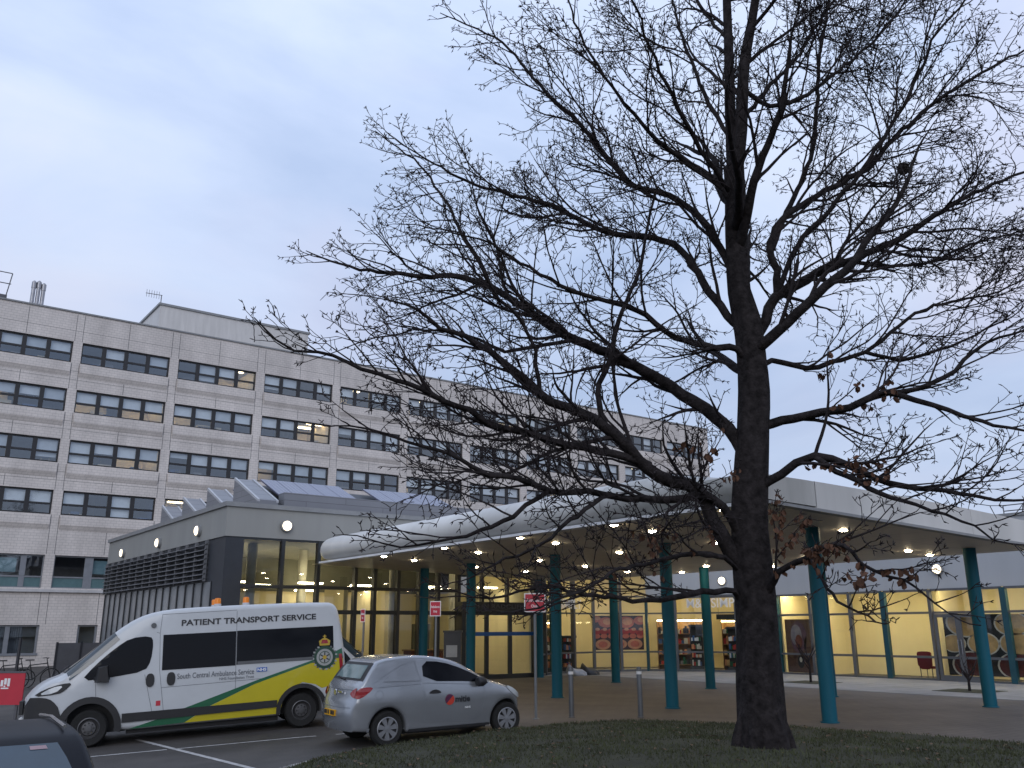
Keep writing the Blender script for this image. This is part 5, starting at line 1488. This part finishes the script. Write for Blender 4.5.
# radii along the trunk
def rad_along(pts, ctrl, rads):
    out = []
    for p in pts:
        best = 0; bd = 1e9
        for i in range(len(ctrl)-1):
            a, c = ctrl[i], ctrl[i+1]; d = c-a; t = max(0, min(1, (p-a).dot(d)/d.length_squared)); q = (a+d*t-p).length
            if q < bd: bd = q; best = rads[i]+(rads[i+1]-rads[i])*t
        out.append(best)
    return out
tb = MB()
TRr = rad_along(TP, [at_depth(x, y, D0) for x, y, w in TR], [w*.5 for w in tw])
def bark_tube(mb, pts, rads, n):
    """tube with a lumpy, fluted skin"""
    o = len(mb.v)
    mb.tube(pts, rads, n)
    for i, p in enumerate(pts):
        for j in range(n):
            v = Vector(mb.v[o+i*n+j]); q = 2*PI*j/n
            k = 1+.05*math.sin(3*q+i*.35)+.045*math.sin(5*q-i*.5+1)+.03*math.sin(9*q+i*.9)
            mb.v[o+i*n+j] = tuple(p+(v-p)*k)
TP[0] = TP[0]-Vector((0,0,.25))
bark_tube(tb, TP, TRr, 28)
# root flare
for k in range(6):
    a = 2*PI*k/6+.4; r = TRr[0]*.9
    base = Vector((TP[0].x, TP[0].y, .4))
    dr_ = Vector((math.cos(a), math.sin(a), 0))
    tb.tube([base+dr_*r*.55+Vector((0,0,.5)), base+dr_*r*.72+Vector((0,0,.22)), base+dr_*r*.9+Vector((0,0,.04)), base+dr_*r*1.15+Vector((0,0,-.14))], [.06,.11,.11,.06], 8)
paths = {}
def leader(LD, key, off):
    n = len(LD); pts = [at_depth(x, y, D0+off*i/(n-1)) for i, (x, y, w) in enumerate(LD)]
    P = catmull(pts, .25); Rr = rad_along(P, pts, [w*S*.5 for x, y, w in LD])
    bark_tube(tb, P, Rr, 14); paths[key] = (P, Rr)
paths['T'] = (TP, TRr)
leader(LD1, 'A', .9); leader(LD2, 'B', -.8)
trunk = tb.build('trunk', 'bark', tree, smooth=60)
segs = []         # (polyline, radii) from which twigs sprout
limb_ob = []
def nearest_depth(key, px, py):
    P = paths[key][0]; best = None
    for p in P:
        d = p-CAM; z = d.dot(FW); q = (512+FOC*d.dot(RX)/z-px)**2+(384-FOC*d.dot(UP)/z-py)**2
        if best is None or q < best[0]: best = (q, p.dot(fh))
    return best[1]
for idx, (pts, w0, off, par, w1) in enumerate(limbs):
    d0 = nearest_depth(par, *pts[0]); d1 = D0+off
    cum = [0]
    for a, c in zip(pts[:-1], pts[1:]): cum.append(cum[-1]+math.hypot(a[0]-c[0], a[1]-c[1]))
    ctrl = []
    for i, (x, y) in enumerate(pts):
        t = cum[i]/cum[-1]
        dd = d0+(d1-d0)*t + .25*math.sin(5*t+idx)*t*(1-t)*2
        ctrl.append(at_depth(x, y, dd))
    P = catmull(ctrl, .16); n = len(P)
    for i in range(2, n): P[i] = P[i]+Vector((rt.gauss(0,.012), rt.gauss(0,.012), rt.gauss(0,.012)))
    r0, r1 = w0*S*.5*.93, .007
    r0 *= .84
    Rr = [r1+(r0-r1)*(1-i/(n-1))**.85 for i in range(n)]
    b = MB(); bark_tube(b, P, Rr, 10 if w0 > 9 else 7); limb_ob.append((b, idx))
    paths[idx] = (P, Rr); segs.append((P, Rr, idx))
segs.append((paths['A'][0], paths['A'][1], 'A')); segs.append((paths['B'][0], paths['B'][1], 'B'))
SPARSE = {'A': 1.7, 'B': 1.7, 8: 1.2, 9: 1.2, 10: 1.3, 21: 1.2, 29: 1.2, 31: 1.2, 32: 1.3, 13: 1.35, 14: 1.5, 16: 1.2, 2: 1.15, 11: 1.3, 27: 1.2}
# limbs that run towards and away from the viewer, so the crown is round
for k in range(8):
    key = 'T' if k < 6 else ('A' if k % 2 else 'B')
    P, Rr = paths[key]
    i = int(len(P)*(rt.uniform(.55,.97) if key == 'T' else rt.uniform(.15,.8)))
    p = P[i]; sgn = 1 if k % 2 else -1
    d = (fh*sgn*rt.uniform(.7,1)+rh*rt.uniform(-.6,.6)+Vector((0,0,rt.uniform(.25,.8)))).normalized()
    ln = rt.uniform(3.0, 5.2)*(1 if key == 'T' else .7); m_ = int(ln/.18); Q = [p.copy()]
    for j in range(m_):
        d = (d+Vector((rt.gauss(0,.09), rt.gauss(0,.09), rt.gauss(.012,.08)))).normalized(); Q.append(Q[-1]+d*.18)
        if in_canopy(Q[-1]) or (Q[-1]-CAM).dot(fh) < 5.5: break
    if len(Q) < 8: continue
    r0 = min(.085, Rr[i]*.6); RR = [.007+(r0-.007)*(1-j/(len(Q)-1))**.85 for j in range(len(Q))]
    b = MB(); bark_tube(b, Q, RR, 8); limb_ob.append((b, 100+k)); segs.append((Q, RR, 100+k))
for b, idx in limb_ob: b.build('limb', 'bark', tree, smooth=60)
# branches, twigs and twiglets
br = MB(); tw_ = MB()
UPV = Vector((0,0,1))
def side_dir(d, ang, az):
    a = d.orthogonal().normalized(); c = d.cross(a)
    return (d*math.cos(ang)+(a*math.cos(az)+c*math.sin(az))*math.sin(ang)).normalized()
XM = [(-400,600),(0,432),(25,434),(70,468),(105,365),(140,368),(180,332),(240,300),(300,245),(335,245),(380,325),(440,322),(480,395),(540,330),(570,410),(700,440)]
def outside_crown(p):                 # the crown's uneven left hand outline
    d = p-CAM; z = d.dot(FW)
    x = 512+FOC*d.dot(RX)/z; y = 384-FOC*d.dot(UP)/z
    for (y0, x0), (y1, x1) in zip(XM[:-1], XM[1:]):
        if y0 <= y <= y1: return x < x0+(x1-x0)*(y-y0)/(y1-y0)-4
    return False
def shoot(p, d, ln, step, jit, up):
    Q = [p.copy()]; n = max(2, int(ln/step))
    for j in range(n):
        d = (d+Vector((rt.gauss(0,jit), rt.gauss(0,jit), rt.gauss(0,jit)))+UPV*up).normalized()
        q = Q[-1]+d*(ln/n)
        if in_canopy(q) or outside_crown(q): break
        Q.append(q)
    return Q, d
def bud_cluster(p, d):
    for k in range(rt.choice((2,3,3,4))):
        q = p+side_dir(d, rt.uniform(.3,1.1), rt.uniform(0,2*PI))*rt.uniform(.03,.075)
        tw_.tube([p, p.lerp(q,.6), q], [.0045,.0065,.002], 3, cap=False)
tips = []
def twig(p, d, ln):
    Q, e = shoot(p, d, ln, .085, .12, .02)
    if len(Q) < 2: return
    n = len(Q)
    tw_.tube(Q, [.0060*(1-.3*j/(n-1)) for j in range(n)], 3, cap=False)
    for j in range(1, n):
        if rt.random() < .75:
            dd = (Q[j]-Q[j-1]).normalized()
            W, e2 = shoot(Q[j], side_dir(dd, rt.uniform(.6,1.15), rt.uniform(0,2*PI)), rt.uniform(.05,.20), .06, .25, .04)
            if len(W) > 1:
                tw_.tube(W, [.0052]*(len(W)-1)+[.004], 3, cap=False)
                if rt.random() < .75: bud_cluster(W[-1], e2)
    bud_cluster(Q[-1], e); tips.append(Q[-1]); tips.append(Q[len(Q)//2])
def branch(p, d, ln, r0, lvl):
    Q, e = shoot(p, d, ln, .14, .105, .022)
    n = len(Q)
    if n < 3: return
    RR = [.0065+(r0-.0065)*(1-j/(n-1))**.8 for j in range(n)]
    br.tube(Q, RR, 5, cap=False)
    tips.extend(Q[1:])
    for j in range(2, n):
        dd = (Q[j]-Q[j-1]).normalized(); rem = ln*(1-j/n)
        if lvl < 2 and rem > .35 and rt.random() < .48:
            branch(Q[j], side_dir(dd, rt.uniform(.40,.80), rt.uniform(0,2*PI)), rem*rt.uniform(.55,.9), RR[j]*.65, lvl+1)
        elif rt.random() < .78:
            twig(Q[j], side_dir(dd, rt.uniform(.45,.95), rt.uniform(0,2*PI)), rt.uniform(.12,.40))
    twig(Q[-1], e, .3)
for P, Rr, key in segs:
    if key in (24, 25, 27, 28): tips.extend(P[4:])
    n = len(P); tot = sum((a-c).length for a, c in zip(P[:-1], P[1:])); acc = 0; nxt = .5
    dist = 0
    for j in range(1, n):
        stp = (P[j]-P[j-1]).length; dist += stp
        if dist < nxt: continue
        t = dist/tot
        nxt = dist+rt.uniform(.10,.29)*(1.35-.5*t)*SPARSE.get(key, 1.3 if isinstance(key, int) and key >= 100 else 1)
        if t < .06: continue
        dd = (P[j]-P[j-1]).normalized()
        az = rt.uniform(0, 2*PI)
        d = side_dir(dd, rt.uniform(.45,.9), az)
        rad_ = Vector((P[j].x-TP[-1].x, P[j].y-TP[-1].y, 0))
        if rad_.length > .3: d = (d+rad_.normalized()*.28).normalized()
        if d.z < -.25: d.z *= -.4; d.normalize()
        ln = min(2.3, (tot*(1-t)*.48+(.42 if t < .75 else .22)))*rt.uniform(.45,1.0)*(.35+.65*min(1, t/.28) if isinstance(key, int) else 1)
        branch(P[j], d, ln, min(.035, max(.010, Rr[j]*.5)), 0 if ln > .9 else 1)
    branch(P[-1], (P[-1]-P[-2]).normalized(), .45, .008, 1)
cr = br.build('crown', 'twig', tree)
tw_.build('twigs', 'twig', cr)
# withered leaves still hanging on
lf = MB()
def leaf_at(p, s):                    # a curled, lobed leaf hanging from a twig
    a = side_dir(Vector((0,0,-1)), rt.uniform(0,1.1), rt.uniform(0,2*PI)); c = a.orthogonal().normalized()
    c = side_dir(a, PI/2, rt.uniform(0,2*PI)); e = a.cross(c); k = s*rt.uniform(.1,.25)
    lf.add([p, p+a*s*.3+c*s*.32+e*k, p+a*s*.75+c*s*.30+e*k, p+a*s, p+a*s*.75-c*s*.30+e*k, p+a*s*.3-c*s*.32+e*k, p+a*s*.5], [(0,1,6),(1,2,6),(2,3,6),(3,4,6),(4,5,6),(5,0,6)])
tips_px = []
for p in tips:
    d = p-CAM; z = d.dot(FW); tips_px.append((512+FOC*d.dot(RX)/z, 384-FOC*d.dot(UP)/z, p))
def leaf_patch(cx, cy, sx, sy, n, off):
    near = [p for x, y, p in tips_px if ((x-cx)/(2*sx))**2+((y-cy)/(2*sy))**2 < 1]
    for p in near[:]:
        if len(near) and rt.random() < min(1, n*1.6/len(near)):
            for _ in range(rt.choice((1,2,3))): leaf_at(p+Vector((rt.gauss(0,.02), rt.gauss(0,.02), rt.gauss(0,.01))), rt.uniform(.06,.12))
for a in [(806,556,20,8,120,-1.0),(785,577,11,9,70,-.6),(770,592,10,6,24,-.3),(823,545,14,6,28,-1.4),(742,470,12,25,14,-.4),(700,440,16,10,8,-.9),(840,470,24,8,26,-1.2),(868,395,22,8,12,-.7),(790,350,25,20,8,-.3),(690,560,40,20,9,-1.6),(640,545,30,20,6,-2.0),(770,520,20,20,16,-.3),(880,575,20,8,14,-1.9)]: leaf_patch(*a)
lf.build('dead_leaves', 'deadleaf', tree)
nest = at_depth(903, 168, D0+1.0)
nb = MB()
nb.lathe([(0,-.11),(.07,-.10),(.10,-.03),(.095,.04),(.07,.07),(.03,.05),(0,.04)], nest, n=14)
for _ in range(60):
    q = rt.uniform(0, 2*PI); z = rt.uniform(-.11,.09); p = nest+Vector((math.cos(q)*.09, math.sin(q)*.09, z*.8))
    nb.tube([p, p+Vector((-math.sin(q)*.06+rt.gauss(0,.02), math.cos(q)*.06+rt.gauss(0,.02), rt.gauss(0,.02)))], .006, 3)
tag(nb.build('bird_nest', 'nest'), 'small dark bird nest high in the right side of the oak', 'nest')

# ---------------------------------------------------------------- sky and light
wd = bpy.data.worlds.new('World'); scene.world = wd; wd.use_nodes = True
nt = NT(wd.node_tree)
for n_ in list(wd.node_tree.nodes): wd.node_tree.nodes.remove(n_)
out = nt.n('ShaderNodeOutputWorld')
SUN_EL, SUN_AZ = R(22), R(218)        # behind the viewer, low and veiled
sky = nt.n('ShaderNodeTexSky', sky_type='NISHITA'); sky.sun_disc = False; sky.sun_elevation = SUN_EL; sky.sun_rotation = SUN_AZ
bg1 = nt.n('ShaderNodeBackground', Strength=.06); nt.l(sky.outputs[0], bg1.inputs[0])
tc = nt.n('ShaderNodeTexCoord')
mp = nt.n('ShaderNodeMapping'); mp.inputs['Scale'].default_value = (1.2, 1.2, 3.2); mp.inputs['Location'].default_value = (.35,.1,.2)
nt.l(tc.outputs['Generated'], mp.inputs[0])
nz = nt.n('ShaderNodeTexNoise', Scale=1.6, Detail=7.0, Roughness=.52, Distortion=.5); nt.l(mp.outputs[0], nz.inputs['Vector'])
rp = nt.n('ShaderNodeValToRGB')
cr_ = rp.color_ramp
cr_.elements[0].position = .30; cr_.elements[0].color = (*lin((.672,.742,.868)), 1)
cr_.elements[1].position = .72; cr_.elements[1].color = (*lin((.835,.865,.935)), 1)
e = cr_.elements.new(.5); e.color = (*lin((.764,.820,.928)), 1)
nt.l(nz.outputs[0], rp.inputs[0])
mp2 = nt.n('ShaderNodeMapping'); mp2.inputs['Scale'].default_value = (1, 1, 2.0); mp2.inputs['Location'].default_value = (1.7,.4,.9)
nt.l(tc.outputs['Generated'], mp2.inputs[0])
nz2 = nt.n('ShaderNodeTexNoise', Scale=1.9, Detail=4.0, Roughness=.5, Distortion=.3); nt.l(mp2.outputs[0], nz2.inputs['Vector'])
sp_ = nt.n('ShaderNodeSeparateXYZ'); nt.l(tc.outputs['Generated'], sp_.inputs[0])
ad_ = nt.n('ShaderNodeMath', operation='MULTIPLY_ADD'); ad_.inputs[1].default_value = .35; nt.l(sp_.outputs[0], ad_.inputs[0]); nt.l(nz2.outputs[0], ad_.inputs[2])
mr_ = nt.n('ShaderNodeMapRange'); mr_.inputs[1].default_value = .66; mr_.inputs[2].default_value = 1.0; mr_.inputs[4].default_value = .7
nt.l(ad_.outputs[0], mr_.inputs[0])
pk = nt.n('ShaderNodeMix', data_type='RGBA'); pk.inputs[7].default_value = (*lin((.80,.775,.85)), 1)
nt.l(mr_.outputs[0], pk.inputs[0]); nt.l(rp.outputs[0], pk.inputs[6])
el_ = nt.n('ShaderNodeMapRange'); el_.inputs[1].default_value = .08; el_.inputs[2].default_value = .58; el_.inputs[3].default_value = 1.06; el_.inputs[4].default_value = 1.46
nt.l(sp_.outputs[2], el_.inputs[0])
bg2 = nt.n('ShaderNodeBackground'); nt.l(pk.outputs[2], bg2.inputs[0]); nt.l(el_.outputs[0], bg2.inputs[1])
mx = nt.n('ShaderNodeMixShader'); mx.inputs[0].default_value = .88
nt.l(bg1.outputs[0], mx.inputs[1]); nt.l(bg2.outputs[0], mx.inputs[2]); nt.l(mx.outputs[0], out.inputs[0])
sl = bpy.data.lights.new('sun', 'SUN'); sl.energy = .7; sl.angle = R(40); sl.color = (1, .97, .94)
so = bpy.data.objects.new('sun', sl); COL.objects.link(so)
sd = Vector((math.sin(SUN_AZ)*math.cos(SUN_EL), math.cos(SUN_AZ)*math.cos(SUN_EL), math.sin(SUN_EL)))
so.rotation_euler = sd.to_track_quat('Z', 'Y').to_euler()
vs_ = scene.view_settings
vs_.view_transform = 'Standard'; vs_.look = 'None'; vs_.exposure = 0; vs_.gamma = 1; vs_.use_curve_mapping = False
scene.cycles.max_bounces = 8; scene.cycles.transparent_max_bounces = 24
scene.cycles.caustics_reflective = False; scene.cycles.caustics_refractive = False
scene.cycles.sample_clamp_indirect = 4
